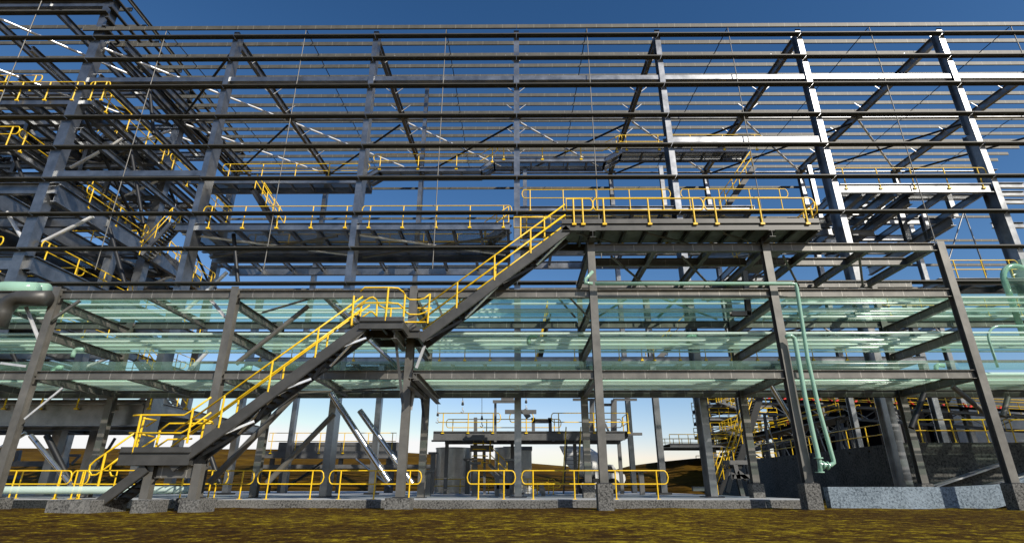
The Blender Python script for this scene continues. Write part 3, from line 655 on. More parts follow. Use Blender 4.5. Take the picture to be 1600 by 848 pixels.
# ================================================================== PIPES ON THE RACK
def hpipe(px_y, Y, r, m, label, group, x0=-40, x1=40, bend=None, Z=None):
    z = Z if Z is not None else zat(800, px_y, Y)
    if group: label = ('thin pale ' if r < .07 else 'wide faint ' if m == 'green_pipe_dark' else 'medium pale ') + label; group = label.split(' glassy')[0] + ' ' + group
    pts = [(x0, Y, z), (x1, Y, z)]
    o = tube('pipe', pts[0], pts[1], r, m, None, 20)
    return tag(o, label, 'pipe', group)
G1, G2, G3 = 'pipes on the top rack tier', 'pipes on the middle rack tier', 'pipes on the lower rack tier'
GP, GD = 'green_pipe', 'green_pipe_dark'
for Y, r, m in ((22.3, .05, GP), (22.65, .16, GD), (23.05, .045, GP), (23.5, .20, GD), (23.95, .06, GP), (24.25, .04, GP), (24.7, .17, GD), (25.15, .05, GP)):
    hpipe(0, Y, r, m, 'glassy green pipe on the top rack tier in front of the widest pipe', G1, Z=ZT + r - .2)
hpipe(0, 25.85, .25, GD, 'widest glassy green pipe at the back of the top rack tier', None, Z=ZT + .1)
for Y, r, m in ((22.5, .05, GP), (22.95, .12, GD), (23.35, .06, GP), (23.7, .05, GP), (24.05, .14, GP), (24.5, .05, GP), (24.8, .11, GP), (25.2, .06, GP), (25.55, .10, GD), (25.9, .05, GP)):
    hpipe(0, Y, r, m, 'glassy green pipe on the middle rack tier', G2, Z=ZMID + r)
for Y, r, m in ((22.5, .05, GP), (22.85, .11, GP), (23.2, .05, GP), (23.5, .12, GD), (23.85, .06, GP), (24.2, .10, GP), (24.55, .05, GP), (24.9, .12, GP), (25.3, .05, GP), (25.6, .09, GP), (25.95, .05, GP)):
    hpipe(0, Y, r, m, 'glassy green pipe on the lower rack tier', G3, Z=ZL + r - .08)
hpipe(0, 22.1, .19, 'green_pipe_dark', 'dark glassy green pipe lying right behind the lower front beam', None, Z=ZL + .28)
hpipe(765, 22.6, .14, 'green_pipe', 'glassy green pipe low over the slab behind the stair foot', None, x1=xat(307, 765, 22.6))
# green riser pair with a valve
t = thing('valve_riser', 'pair of green drop pipes with a flanged valve near the pedestal', 'pipe', at(1285, 738, 21.2))
P = lambda x, y, Y=21.2: at(x, y, Y)
pathtube('drop_pipe', [P(930, 443), P(1100, 443), P(1236, 443), P(1243, 444), P(1245, 450), P(1262, 560), P(1280, 640), P(1302, 718), P(1303, 722), P(1298, 726), P(1292, 727)], .075, 'green_pipe_solid', t, n=12)
pathtube('drop_pipe', [P(1228, 526), P(1236, 524), P(1241, 528), P(1243, 536), P(1258, 620), P(1272, 685), P(1281, 722), P(1282, 738)], .085, 'green_pipe_solid', t, n=12)
tube('valve_body', P(1281, 725), P(1296, 727), .10, 'green_pipe_solid', t)
for x, y, dx, dy in ((1281, 738, .0, .03), (1279, 716, 0, .03)): a = P(x, y); tube('flange', a, a + V((0, 0, .04)), .16, 'green_pipe_solid', t)
for x, y in ((1286, 726), (1293, 727)): a = P(x, y); tube('flange', a - V((.02, 0, 0)), a + V((.02, 0, 0)), .15, 'green_pipe_solid', t)
tag(pathtube('pipe', [P(926, 424, 21.3), P(915, 436, 21.3), P(914, 442, 21.3), P(926, 443, 21.3)], .07, 'green_pipe_solid', n=12), 'small green bent pipe beside the rack column under the stair platform', 'pipe')
# big bends at the rack ends
def bend(label, pts, r, m, n=20): return tag(pathtube('pipe_bend', pts, r, m, n=n), label, 'pipe')
def arcp(c, r, a0, a1, k=10): return [V(c) + V((r * math.cos(R(a0 + (a1 - a0) * i / k)), 0, r * math.sin(R(a0 + (a1 - a0) * i / k)))) for i in range(k + 1)]
c = at(6, 462, 22.6); bend('large pale green pipe elbow at the left rack end, behind the dark one', [c + V((1.3, 0, .25)), c + V((.2, 0, .3))] + arcp(c + V((.0, 0, -.3)), .6, 90, 180) + [c + V((-.6, 0, -1.2))], .36, 'green_pipe_solid')
c = at(38, 470, 21.2); bend('large dark grey pipe elbow at the left rack end', [c + V((.95, 0, .1)), c + V((.0, 0, .12))] + arcp(c + V((-.1, 0, -.5)), .62, 90, 180) + [c + V((-.72, 0, -1.1))], .32, 'stair_steel')
c = at(42, 455, 23.6); bend('pale green pipe elbow peeping over the dark elbow', [c + V((.9, 0, .05)), c + V((.0, 0, .1))] + arcp(c + V((-.1, 0, -.4)), .5, 90, 180) + [c + V((-.6, 0, -.9))], .33, 'green_pipe_solid')
c = at(1590, 430, 23.0); bend('large green pipe elbow at the right rack end', [c + V((2.5, 0, .35)), c + V((.6, 0, .35))] + arcp(c + V((.5, 0, -.35)), .7, 90, 180) + [c + V((-.2, 0, -1.0))], .42, 'green_pipe_dark')
c = at(1580, 440, 24.5); bend('green pipe hoop behind the right rack column', [c + V((-.3, 0, -2.6)), c + V((-.3, 0, .1))] + arcp(c + V((.4, 0, .1)), .7, 180, 60) + [c + V((2.5, 0, .7))], .13, 'green_pipe_solid')
c = at(1565, 540, 22.5); bend('thin green pipe hoop curving beside the right rack column', [c + V((-.45, 0, -.9)), c + V((-.45, 0, .2))] + arcp(c + V((.2, 0, .2)), .65, 180, 90) + [c + V((2.2, 0, .85))], .05, 'green_pipe_solid')
for k, (px, py, Y) in enumerate(((118, 545, 23), (85, 573, 23.5), (827, 525, 23.2), (1462, 570, 23.5), (380, 574, 23), (1075, 524, 24))):
    a = at(px, py, Y)
    tag(pathtube('pipe_elbow', [a + V((.35, 0, -.02)), a + V((.1, 0, 0)), a + V((0, 0, -.06)), a + V((-.03, 0, -.18)), a + V((-.03, .0, -.34))], .09, 'green_pipe_solid', n=12),
        'small pale green pipe elbow among the rack pipes', 'pipe', 'small elbows on the rack')

# ================================================================== MAIN STAIR
YL0, YL1 = 19.5, 20.55          # lower flight: near and far stringer
YU0, YU1 = 20.9, 22.0           # upper flight
A0, A1 = at(262, 722, YL0), at(563, 503, YL0)
B0, B1 = at(652, 523, YU0), at(884, 352, YU0)
low_flight = stair('long lower flight of the yellow railed steel stair', A0, A1, YL1 - YL0, sh=.38, r=.033, ends=0)
stair('long upper flight of the yellow railed steel stair reaching the platform', B0, B1, YU1 - YU0, sh=.38, r=.033, ends=0)
for x0, y0, x1, y1, m in ((325, 690, 398, 660, 'brace_lit'), (425, 617, 487, 594, 'brace_lit'), (518, 550, 573, 530, 'brace_lit'), (518, 550, 491, 592, 'black_steel'), (424, 618, 402, 655, 'black_steel'), (322, 692, 304, 724, 'black_steel')):
    bar('underside_brace', at(x0, y0, YL0 + .12), at(x1, y1, YL0 + .2), LA(.10, .02), m, low_flight)  # white bars carry the lit look in colour, black ones the shade
F0, F1 = at(150, 779, YL0), at(224, 724, YL0)
stair('short bottom flight of the yellow railed stair on its footing', F0, F1, YL1 - YL0, sh=.34, n=7, zig=False, r=.033, ends=0, rails=False)
# landings
SS = 'stair_steel'
def landing(label, x0, x1, y0, y1, Z, h=.30, kick=.14):
    t = thing('stair_landing', label, 'landing', (x0, y0, Z - h))
    bar('fascia', (x0, y0, Z - h / 2), (x1, y0, Z - h / 2), CH(h, .09, .016), SS, t); bar('fascia', (x1, y1, Z - h / 2), (x0, y1, Z - h / 2), CH(h, .09, .016), SS, t)
    for x in (x0 + .05, x1 - .05): bar('end_beam', (x, y0 + .1, Z - h / 2), (x, y1 - .1, Z - h / 2), RC(.09, h - .02), SS, t)
    boxm('deck', (x0, y0 + .02, Z + .002), (x1, y1 - .02, Z + .03), 'grating', t)
    boxm('kick_plate', (x0, y0 - .012, Z + .012), (x1, y0 + .004, Z + .03 + kick), SS, t)
    n = max(2, round((x1 - x0) / .9))
    for k in range(1, n): x = x0 + (x1 - x0) * k / n; ibeam('joist', (x, y0 + .1, Z - .14), (x, y1 - .1, Z - .14), .2, .1, SS, t)
    return t
L1 = at(188, 706, YL0); L1b = at(324, 706, YL0)
landing('lowest stair landing, a grey box over two posts', L1.x, L1b.x - .55, YL0 - .02, YL1 + .1, L1.z, .42)
L2 = at(562, 502, YL0); L2b = at(631, 502, YL0)
landing('middle stair landing with looped yellow rails', L2.x, L2b.x, YL0 - .02, YL1 + .15, L2.z, .3)
L3 = at(578, 516, YU0 - .3); L3b = at(655, 516, YU0 - .3)
landing('rear half of the middle landing where the upper flight starts', L3.x, L3b.x, YL1 + .2, YU1 + .1, L2.z - .02, .3)
Lp = at(878, 350, YU0); Lq = at(1281, 350, YU0); ZP = Lp.z
plat = landing('upper steel platform at the stair head with yellow rails', Lp.x, Lq.x, YU0, 22.9, ZP, .34, .2)
for x in (XR(1), XR(2)):
    ibeam('support_beam', (x, YU0 - .1, ZP - .5), (x, 23.2, ZP - .5), .3, .25, SS, plat)
    bar('support_post', (x, YF, ZTOP), (x, YF, ZP - .36), I(.3, .3), SS, plat, up=(0, 1, 0))
for x0, x1 in ((2.6, 5.4), (5.6, 8.6), (8.8, 11.6)):
    bar('plan_brace', (x0, YU0 + .2, ZP - .4), (x1, 22.7, ZP - .4), LA(.09), RS, plat)
for x in (Lq.x - 1.3, Lq.x - .05): ibeam('bridge_girder', (x, 22.9, ZP - .2), (x, 33, Z1 + .3), .45, .2, HS, plat)
boxm('bridge_deck', (Lq.x - 1.25, 23, ZP + .02), (Lq.x - .1, 26.8, ZP + .05), 'grating', plat)
# stair supports
sup = thing('stair_support', 'grey posts and cross beam carrying the lowest stair landing', 'stair support', at(240, 779, 19.9))
for px in (238, 312): a = at(px, 729, 19.75); bar('post', (a.x, 19.75, .36), (a.x, 19.75, a.z + .1), I(.28, .28), RS, sup, up=(0, 1, 0))
a, b = at(246, 736, 19.75), at(308, 736, 19.75); ibeam('cross_beam', a, b, .42, .2, RB, sup)
br2 = thing('stair_bracket', 'cantilever beams and struts holding the middle stair landing to the rack column', 'stair support', at(628, 600, 21))
for px, py, Y0, Y1, h in ((616, 522, 19.6, YF, .32), (641, 597, 20.4, 23.6, .34), (650, 588, 19.8, 26, .26), (556, 498, 19.6, 21.6, .3)):
    a = at(px, py, Y0); ibeam('cantilever_beam', a, V((a.x, Y1, a.z)), h, .22, RS, br2)
for x0, y0, x1, y1, Y, m in ((616, 530, 628, 640, 20.6, 'stair_steel'), (665, 540, 652, 575, 21.2, 'galv_pale'), (648, 590, 640, 640, 22, 'galv_pale'), (657, 622, 662, 672, 23, 'black_steel'), (650, 466, 668, 500, 23, RS), (676, 462, 690, 495, 23, RS)):
    bar('strut', at(x0, y0, Y), at(x1, y1, Y), LA(.1, .02), m, br2)
for (x0, x1, y1_, zt, lab) in ((xat(72, 790, 18.9), xat(141, 790, 18.9), 20.7, .36, 'wide low concrete footing under the stair foot'), (xat(205, 790, 18.9), xat(231, 790, 18.9), 20.0, .36, 'square concrete footing under the near landing post'), (xat(283, 785, 19.6), xat(313, 785, 19.6), 20.6, .36, 'square concrete footing under the far landing post')):
    tag(boxm('concrete_footing', (x0, 18.9 if 'far' not in lab else 19.5, -.3), (x1, y1_, zt), 'concrete_dark', bev=.015), lab, 'footing')
# rails of landings and platform
gr = .033
t = thing('stair_railing', 'looped yellow railing dipping between the two stair flights at the middle landing', 'guard rail', L2)
q = lambda x, y, Y: at(x, y, Y)
for pts in ([q(563, 455, 19.5), q(570, 449, 19.5), q(607, 449, 19.5), q(622, 450, 19.6), q(630, 456, 19.9), q(634, 464, 20.4), q(640, 468, 20.8), q(655, 468, 20.9), q(663, 466, 20.9), q(672, 459, 20.9)],
            [q(560, 480, 19.5), q(570, 473, 19.5), q(607, 473, 19.5), q(622, 474, 19.6), q(630, 481, 19.9), q(634, 488, 20.4), q(640, 491, 20.8), q(655, 491, 20.9), q(664, 488, 20.9), q(674, 480, 20.9)],
            [q(545, 490, 20.5), q(562, 475, 20.5), q(578, 465, 20.5), q(583, 464, 20.5), q(588, 468, 20.6), q(592, 477, 21), q(602, 482, 21.6), q(650, 481, 21.9), q(672, 482, 21.9)],
            [q(548, 510, 20.5), q(568, 494, 20.5), q(578, 487, 20.5), q(582, 487, 20.5), q(589, 495, 20.7)], [q(628, 503, 19.9), q(665, 503, 20.9)]):
    pathtube('rail', pts, gr, 'yellow_paint', t)
for (x0, y0, x1, y1, Y) in ((607, 449, 602, 502, 19.5), (633, 460, 629, 514, 19.9), (565, 476, 562, 497, 20.5), (589, 475, 588, 495, 20.8), (611, 482, 610, 496, 21.4), (672, 459, 668, 505, 20.9), (553, 462, 549, 508, 19.5)):
    tube('post', q(x0, y0, Y), q(x1, y1, Y), gr * 1.2, 'yellow_paint', t, 8)
t = thing('stair_railing', 'tangled yellow railing with loops around the lowest stair landing', 'guard rail', L1)
for pts in ([q(208, 649, 19.5), q(220, 648, 19.5), q(288, 648, 19.5), q(300, 641, 19.5), q(330, 620, 19.5)], [q(202, 676, 19.5), q(283, 676, 19.5), q(292, 671, 19.5), q(330, 644, 19.5)],
            [q(224, 653, 19.9), q(244, 656, 20.5), q(228, 666, 20.5)], [q(222, 678, 20), q(240, 682, 20.5)],
            [q(210, 676, 19.5), q(165, 708, 19.5), q(150, 718, 19.5), q(141, 726, 19.5), q(139, 735, 19.5), q(143, 742, 19.5), q(151, 741, 19.5), q(165, 731, 19.5), q(190, 712, 19.5)],
            [q(250, 672, 20.5), q(265, 661, 20.5), q(300, 661, 20.5), q(334, 661, 20.5)], [q(210, 706, 20.5), q(235, 690, 20.5), q(250, 681, 20.5)], [q(245, 698, 20.5), q(262, 686, 20.5), q(300, 685, 20.5)],
            [q(186, 716, 20.5), q(174, 725, 20.5), q(171, 735, 20.5), q(174, 743, 20.5), q(182, 744, 20.5)], [q(305, 655, 20.5), q(320, 655, 20.5), q(332, 659, 20.5)]):
    pathtube('rail', pts, gr, 'yellow_paint', t)
for (x0, y0, x1, y1, Y) in ((221, 647, 207, 709, 19.5), (226, 651, 213, 700, 20.3), (165, 708, 153, 759, 19.5), (250, 672, 243, 700, 20.5), (302, 637, 292, 692, 19.5), (320, 656, 313, 690, 20.5)):
    tube('post', q(x0, y0, Y), q(x1, y1, Y), gr * 1.2, 'yellow_paint', t, 8)
def xp(px): return at(px, 330, YU0).x
for lab, a, b in (('yellow platform rail at the head of the upper stair flight', 885, 921), ('yellow platform rail left of the platform middle', 932, 1094), ('yellow platform rail right of the platform middle', 1106, 1268)):
    guard(lab, [(xp(a), YU0 - .05, ZP + .1), (xp(b), YU0 - .05, ZP + .1)], top=1.08, mid=.52, drop=.12, step=2.05 if b > 930 else 5, r=gr, loops=(1 if b > 930 else 0, 1))
guard('yellow platform rail along the rear edge of the upper stair platform', [(Lp.x + .6, 22.85, ZP), (Lq.x - 1.6, 22.85, ZP)], step=2.1, r=gr)
guard('yellow platform rail around the right end of the upper stair platform', [(Lq.x, YU0 + .1, ZP), (Lq.x, 22.9, ZP)], step=.8, r=gr)
for k, dx in enumerate((-1.3, 0)): guard(('left', 'right')[k] + ' yellow rail of the bridge from stair platform to hall', [(Lq.x + dx, 23.2, ZP), (Lq.x + dx, 26.7, ZP + .4)], step=1.2, r=gr)
guard('short yellow rail beside the stair on the hall side of the upper flight', [(xat(803, 392, YU1 + .2), YU1 + .2, zat(803, 372, YU1 + .2)), (xat(862, 392, YU1 + .2), YU1 + .2, zat(803, 372, YU1 + .2))], step=1.1, r=gr, loops=(0, 0))

# ================================================================== SLAB RAILS
for lab, a, b in (('slab railing running in from beyond the leftmost rack column', -60, 104), ('slab railing with its looped end left of the stair tube', 318, 390), ('short slab railing between two leaning steel tubes', 408, 499), ('slab railing in front of the crossing bright tubes', 520, 652),
        ('very short slab railing in front of the dark tank', 736, 799), ('longest slab railing beside the front pedestal', 821, 1038)):
    guard('yellow ' + lab, [(xat(a, 750, YS + .12), YS + .12, SLAB), (xat(b, 750, YS + .12), YS + .12, SLAB)], top=1.06, mid=.56, step=1.62, r=.026)
guard('yellow slab railing further back behind the stair foot', [(xat(-40, 750, 25), 25, SLAB), (xat(105, 750, 25), 25, SLAB)], top=1.1, mid=.56, step=1.6, r=.026)
guard('yellow slab railing behind the lowest landing posts', [(xat(116, 750, 24.6), 24.6, SLAB), (xat(350, 750, 24.6), 24.6, SLAB)], top=1.1, mid=.56, step=1.5, r=.026)
guard('tiny looped yellow slab railing beside the stair foot', [(xat(116, 750, 23.5), 23.5, SLAB), (xat(132, 750, 23.5), 23.5, SLAB)], top=1.06, mid=.56, step=.3, r=.026, margin=.05)
# ================================================================== RIGHT: KERB WALL, RETAINING BLOCK
def prism_x(name, prof, x0, x1, m, parent=None):
    n = len(prof); vs = [(x, y, z) for x in (x0, x1) for y, z in prof]
    return mesh(name, vs, [(i, (i + 1) % n, n + (i + 1) % n, n + i) for i in range(n)] + [tuple(range(n - 1, -1, -1)), tuple(range(n, 2 * n))], m, parent)
def poly_y(name, pts, y0, y1, m, parent=None):
    n = len(pts); vs = [(x, y, z) for y in (y0, y1) for x, z in pts]
    return mesh(name, vs, [(i, n + i, n + (i + 1) % n, (i + 1) % n) for i in range(n)] + [tuple(range(n)), tuple(range(2 * n - 1, n - 1, -1))], m, parent)
kx0, kx1 = xat(1297, 780, YS), xat(1556, 792, YS)
kt = zat(1430, 760, YS)
tag(poly_y('kerb_wall', [(kx0, -.3), (kx1, -.02), (kx1 + 1.0, .2), (kx1 + 6, 1.35), (kx1 + 6, 2.2), (kx1 + .7, kt + .1), (kx1 - 1.3, kt), (kx0, kt)], YS, YS + .35, 'concrete_pale'), 'pale blue grey concrete kerb wall rising into a ramp', 'wall')
YK = 29.5
a = at(1408, 691, YK); zk = a.z; xk = a.x
blk = thing('retaining_block', 'large dark speckled concrete retaining block behind the kerb wall', 'wall', (xk, YK, 0))
boxm('block', (xk, YK, -.3), (xk + 26, 58, zk), 'concrete_wall', blk)
boxm('wall_shoulder', (xk - .05, YK - .6, -.3), (xk + 1.2, YK - .004, zk - .004), 'concrete_wall', blk) if 0 else None
for (x0, y0, x1, y1) in ((1457, 760, 1570, 722), (1537, 760, 1610, 738)):
    p0, p1 = at(x0, y0, YK - .3), at(x1, y1, YK - .3)
    tag(bar('ramp_kerb', p0, p1, RC(.6, .07), 'galv_pale'), 'thin pale sloping ramp edge, ' + ('upper one crossing the speckled wall' if x0 < 1500 else 'lower one just above the kerb wall'), 'kerb')
guard('yellow guard rail on the shaded side edge of the retaining block', [(xk + .05, YK + .6, zk), (xk + .05, 36.5, zk)], drop=.25, step=1.9)
guard('yellow guard rail further back on the retaining block edge', [(xk + .05, 38.5, zk), (xk + .05, 52, zk)], drop=.25, step=2.6)
guard('yellow guard rail on the sunny front edge of the retaining block', [(xat(1428, 670, YK + .1), YK + .1, zk), (xat(1548, 670, YK + .1), YK + .1, zk)], step=1.75, loops=(0, 0), top=1.15, mid=.6)
guard('yellow guard rail past the right rack column on the retaining block', [(xat(1572, 670, YK + .1), YK + .1, zk), (xat(1680, 670, YK + .1), YK + .1, zk)], step=1.75, loops=(0, 0), top=1.15, mid=.6)

# ================================================================== SHEDS, CONVEYORS ON THE RIGHT
def shed(label, px0, px1, pyt, Y, dep=12, z0=0, cols=3):
    x0, x1, z1 = xat(px0, 650, Y), xat(px1, 650, Y), zat((px0 + px1) / 2, pyt, Y)
    t = thing('black_shed', label, 'building', ((x0 + x1) / 2, Y, z0))
    boxm('wall', (x0, Y, z0), (x1, Y + dep, z1), 'black_cladding', t)
    prism_x('roof', [(Y - .5, z1 + .02), (Y + dep + .5, z1 + .02), (Y + dep / 2, z1 + 1.6)], x0 - .4, x1 + .4, 'black_cladding', t)
    for k in range(cols):
        x = x0 + (x1 - x0) * (k + .5) / cols; bar('column', (x, Y - .3, z0), (x, Y - .3, z1 - .2), I(.35, .35), 'far_steel', t, up=(0, 1, 0))
    for k in range(int((x1 - x0) / .8)): boxm('cladding_rib', (x0 + .8 * k, Y - .04, z0), (x0 + .8 * k + .08, Y - .003, z1 - .02), 'black_cladding', t)
    return t
shed('black clad shed behind the conveyor', 1368, 1538, 606, 62)
shed('smaller black clad shed beside the pale gap of sky', 1272, 1322, 617, 66, cols=2)
c = at(1652, 680, 50); hgt = zat(1600, 606, 46)
tk = thing('storage_tank', 'large beige storage tank past the black shed', 'tank', (c.x, c.y, 0))
lathe('shell', (c.x, 51, 0), [(6.2, 0), (6.2, hgt), (5.9, hgt + .3)], 'beige_tank', tk); lathe('roof', (c.x, 51, hgt + .3), [(6.0, 0), (3, 1.0), (.3, 1.5)], 'beige_tank', tk)
for i in range(3): lathe('stiffener_ring', (c.x, 51, hgt * (i + 1) / 4), [(6.25, 0), (6.3, .02), (6.3, .12), (6.25, .14)], 'beige_tank', tk)

def conveyor(label, pts, wdt=1.6, truss=1.2, idler=True, leg=True, step=1.6, rails=True, zfloor=0.0):
    """belt conveyor along pts (centre of the belt); trussed frame, red idlers, yellow side rails, trestle legs"""
    pts = [V(p) for p in pts]; t = thing('belt_conveyor', label, 'conveyor', V((pts[0].x, pts[0].y, zfloor)))
    for a, b in zip(pts, pts[1:]):
        d = (b - a).normalized(); sv = V((d.y, -d.x, 0)).normalized(); L = (b - a).length; n = max(2, int(L / step))
        for s in (-1, 1):
            o = sv * s * wdt / 2
            for dz in (-.1, -truss): bar('chord', a + o + V((0, 0, dz)), b + o + V((0, 0, dz)), I(.2, .14), 'far_steel', t)
            for k in range(n):
                p, q_ = a + (b - a) * (k / n) + o, a + (b - a) * ((k + 1) / n) + o
                bar('truss_web', p + V((0, 0, -.1 if k % 2 else -truss)), q_ + V((0, 0, -truss if k % 2 else -.1)), RC(.07, .07), 'galv_pale' if k % 2 else 'far_steel', t)
            if rails:
                e = o * 1.75
                for h in (1.0, .5): pathtube('rail', [a + e + V((0, 0, h)), b + e + V((0, 0, h))], .035, 'yellow_paint', t, n=5)
                for k in range(0, n + 1):
                    p = a + (b - a) * (k / n) + e; tube('rail_post', p + V((0, 0, -.2)), p + V((0, 0, 1.0)), .035, 'yellow_paint', t, 6)
        vs = [a + sv * .7, b + sv * .7, b + sv * .3 - V((0, 0, .15)), a + sv * .3 - V((0, 0, .15)), b - sv * .3 - V((0, 0, .15)), a - sv * .3 - V((0, 0, .15)), b - sv * .7, a - sv * .7]
        mesh('belt', [v + V((0, 0, .35)) for v in vs], [(0, 1, 2, 3), (3, 2, 4, 5), (5, 4, 6, 7)], 'black_steel', t)
        vs, fs = swp(a - V((0, 0, .18)), b - V((0, 0, .18)), RC(wdt * 1.9, .05)); mesh('walkway', vs, fs, 'grating', t)
        if idler:
            for k in range(n):
                p = a + (b - a) * ((k + .5) / n) + V((0, 0, .30))
                for s in (-1, 1): tube('idler', p + sv * s * .3, p + sv * s * .85 + V((0, 0, .28)), .10, 'red_rubber', t, 8)
        if leg:
            m_ = max(1, int(L / 9))
            for k in range(m_ + 1):
                p = a + (b - a) * ((k + .2) / (m_ + .4))
                for s in (-1, 1): bar('trestle_leg', p + sv * s * wdt * .5 - V((0, 0, truss)), V((p.x, p.y, zfloor)) + sv * s * wdt * .9, I(.25, .22), 'far_steel', t, up=(0, 1, 0))
                bar('trestle_brace', V((p.x, p.y, zfloor + .5)) - sv * wdt * .8, p + sv * wdt * .5 - V((0, 0, truss + .2)), RC(.08, .08), 'galv_pale', t)
    return t
conveyor('upper belt conveyor with red idlers crossing before the black shed', [at(1185, 628, 60), at(1290, 632, 54), at(1450, 640, 47), at(1640, 650, 41)], zfloor=.3)
conveyor('lower belt conveyor rising from the yellow transfer tower', [at(1130, 693, 66), at(1215, 676, 60), at(1330, 648, 52)], idler=False, zfloor=.3)
conveyor('short inclined conveyor with red idlers against the sky', [at(1180, 682, 64), at(1250, 664, 62)], zfloor=.3, step=2.4)

# transfer tower: legs, floors, rails, stairs
def ttower(label, px, py0, levels, Y, W, D):
    base = at(px, py0, Y); t = thing('transfer_tower', label, 'tower', (base.x, Y, 0))
    top = levels[-1][0]
    for sx in (-.5, .5):
        for sy in (0, 1): bar('leg', (base.x + sx * W, Y + sy * D, 0), (base.x + sx * W, Y + sy * D, top + 1.5), I(.35, .35), 'far_steel', t, up=(0, 1, 0))
    for k, (z, dx0, dx1) in enumerate(levels):
        x0, x1 = base.x - W / 2 + dx0, base.x + W / 2 + dx1
        boxm('deck', (x0, Y - .8, z - .06), (x1, Y + D + .8, z), 'far_steel', t)
        for y in (Y - .8, Y + D + .8): ibeam('edge_beam', (x0, y, z - .25), (x1, y, z - .25), .35, .2, 'far_steel', t)
        for y in (Y - .85, Y + D + .8):
            for h in (1.05, .55): pathtube('rail', [(x0, y, z + h), (x1, y, z + h)], .045, 'yellow_paint', t, n=5)
            n = max(2, int((x1 - x0) / 1.1))
            for i in range(n + 1): x = x0 + (x1 - x0) * i / n; tube('rail_post', (x, y, z), (x, y, z + 1.05), .045, 'yellow_paint', t, 6)
        if k:
            z0 = levels[k - 1][0]; s = 1 if k % 2 else -1
            a, b = V((base.x - s * W * .4, Y - 1.2, z0)), V((base.x + s * W * .35, Y - 1.2, z))
            for dy in (0, .9): bar('stair_stringer', a + V((0, -dy, 0)), b + V((0, -dy, 0)), RC(.05, .28), 'far_steel', t)
            for dy in (0, .9):
                for h in (1.0, .5): pathtube('rail', [a + V((0, -dy, h)), b + V((0, -dy, h))], .05, 'yellow_paint', t, n=5)
                for i in range(5): q_ = a + (b - a) * (i / 4) + V((0, -dy, 0)); tube('rail_post', q_, q_ + V((0, 0, 1)), .05, 'yellow_paint', t, 6)
            for i in range(9): q_ = a + (b - a) * (i / 8.0); boxm('tread', (q_.x - .14, q_.y - .88, q_.z - .03), (q_.x + .14, q_.y - .02, q_.z), 'far_steel', t)
            for sx in (-1, 1):
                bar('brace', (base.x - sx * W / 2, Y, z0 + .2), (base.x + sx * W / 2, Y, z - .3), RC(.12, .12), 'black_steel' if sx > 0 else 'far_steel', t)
                bar('side_brace', (base.x - sx * W / 2, Y, z0 + .2), (base.x - sx * W / 2, Y + D, z - .3), RC(.12, .12), 'far_steel', t)
    for i in range(5):
        x = base.x - W * .3 + W * .15 * i; h = 1.6 + .5 * (i % 3)
        boxm('equipment_guard', (x, Y + .6, levels[1][0]), (x + W * .1, Y + 1.8, levels[1][0] + h), 'yellow_paint', t)
    return t
YTT = 70
zl = lambda py: zat(1150, py, YTT)
ttower('far yellow and grey transfer tower with stacked stairs and platforms', 1160, 740, [(zl(722), -.5, 1), (zl(693), -5.5, 2), (zl(675), -.4, 3), (zl(652), -.3, 2), (zl(632), -.3, 1.5), (zl(612), 0, 1), (zl(590), 0, 1)], YTT, 6.0, 5.0)
# steep dark stair and its trestle beside the retaining block
YD = 34.5
st = stair('steep dark steel stair leaning between the rack columns', at(1148, 728, YD), at(1183, 618, YD), .9, 'black_steel', 22, zig=True, sh=.4)
stair('lower steep stair with yellow rails below the dark one', at(1122, 770, YD + 2), at(1140, 722, YD + 2), 1.0, 'black_steel', 9, zig=False, sh=.25)
tr = thing('stair_trestle', 'grey trestle frame under the steep dark stair', 'stair support', at(1150, 772, YD))
for x0, y0, x1, y1 in ((1148, 725, 1161, 777), (1144, 738, 1136, 769), (1143, 744, 1170, 744), (1152, 736, 1168, 749), (1130, 722, 1172, 722), (1082, 763, 1107, 763)):
    bar('leg' if abs(x1 - x0) < 15 else 'beam', at(x0, y0, YD), at(x1, y1, YD), I(.24, .24), 'far_steel', tr, up=(0, 1, 0))

# ================================================================== GROUND LEVEL PLANT
def tank(label, px, Y, wpx, pyt, m='tank_metal'):
    c = at(px, 765, Y); r_ = (xat(px + wpx / 2, 740, Y) - xat(px - wpx / 2, 740, Y)) / 2; h = zat(px, pyt, Y) - SLAB
    t = thing('steel_tank', label, 'tank', (c.x, Y + r_, SLAB))
    lathe('shell', (c.x, Y + r_, SLAB), [(r_, 0), (r_, h)], m, t, 64)
    lathe('rim', (c.x, Y + r_, SLAB + h - .03), [(r_ + .002, 0), (r_ + .05, .01), (r_ + .05, .08), (r_ - .1, .09)], m, t, 64)
    lathe('base_ring', (c.x, Y + r_, SLAB), [(r_ + .06, 0), (r_ + .06, .05), (r_ + .003, .06)], m, t, 64)
    return t
tank('round brushed steel tank left of the tall ladder cage', 704, 43, 58, 699)
tank('round dark steel tank partly behind a hall column', 793, 43, 42, 699)
cb = thing('control_kiosk', 'cream kiosk with a dark flat roof beside the dark tank', 'kiosk', at(822, 770, 44))
x0, x1, zt = xat(813, 740, 44), xat(831, 740, 44), zat(822, 703, 44)
boxm('body', (x0 - 1.2, 44, SLAB), (x1, 46.2, zt), 'cream_paint', cb, .02); boxm('roof', (x0 - 1.3, 43.9, zt + .003), (x1 + .05, 46.3, zt + .28), 'far_steel', cb); boxm('plinth', (x0 - 1.2, 43.6, SLAB), (x1 + .3, 43.99, SLAB + .3), 'white_paint', cb)
boxm('door', (x0 - .9, 43.96, SLAB + .32), (x0 - .1, 43.997, SLAB + 2.2), 'cream_paint', cb)
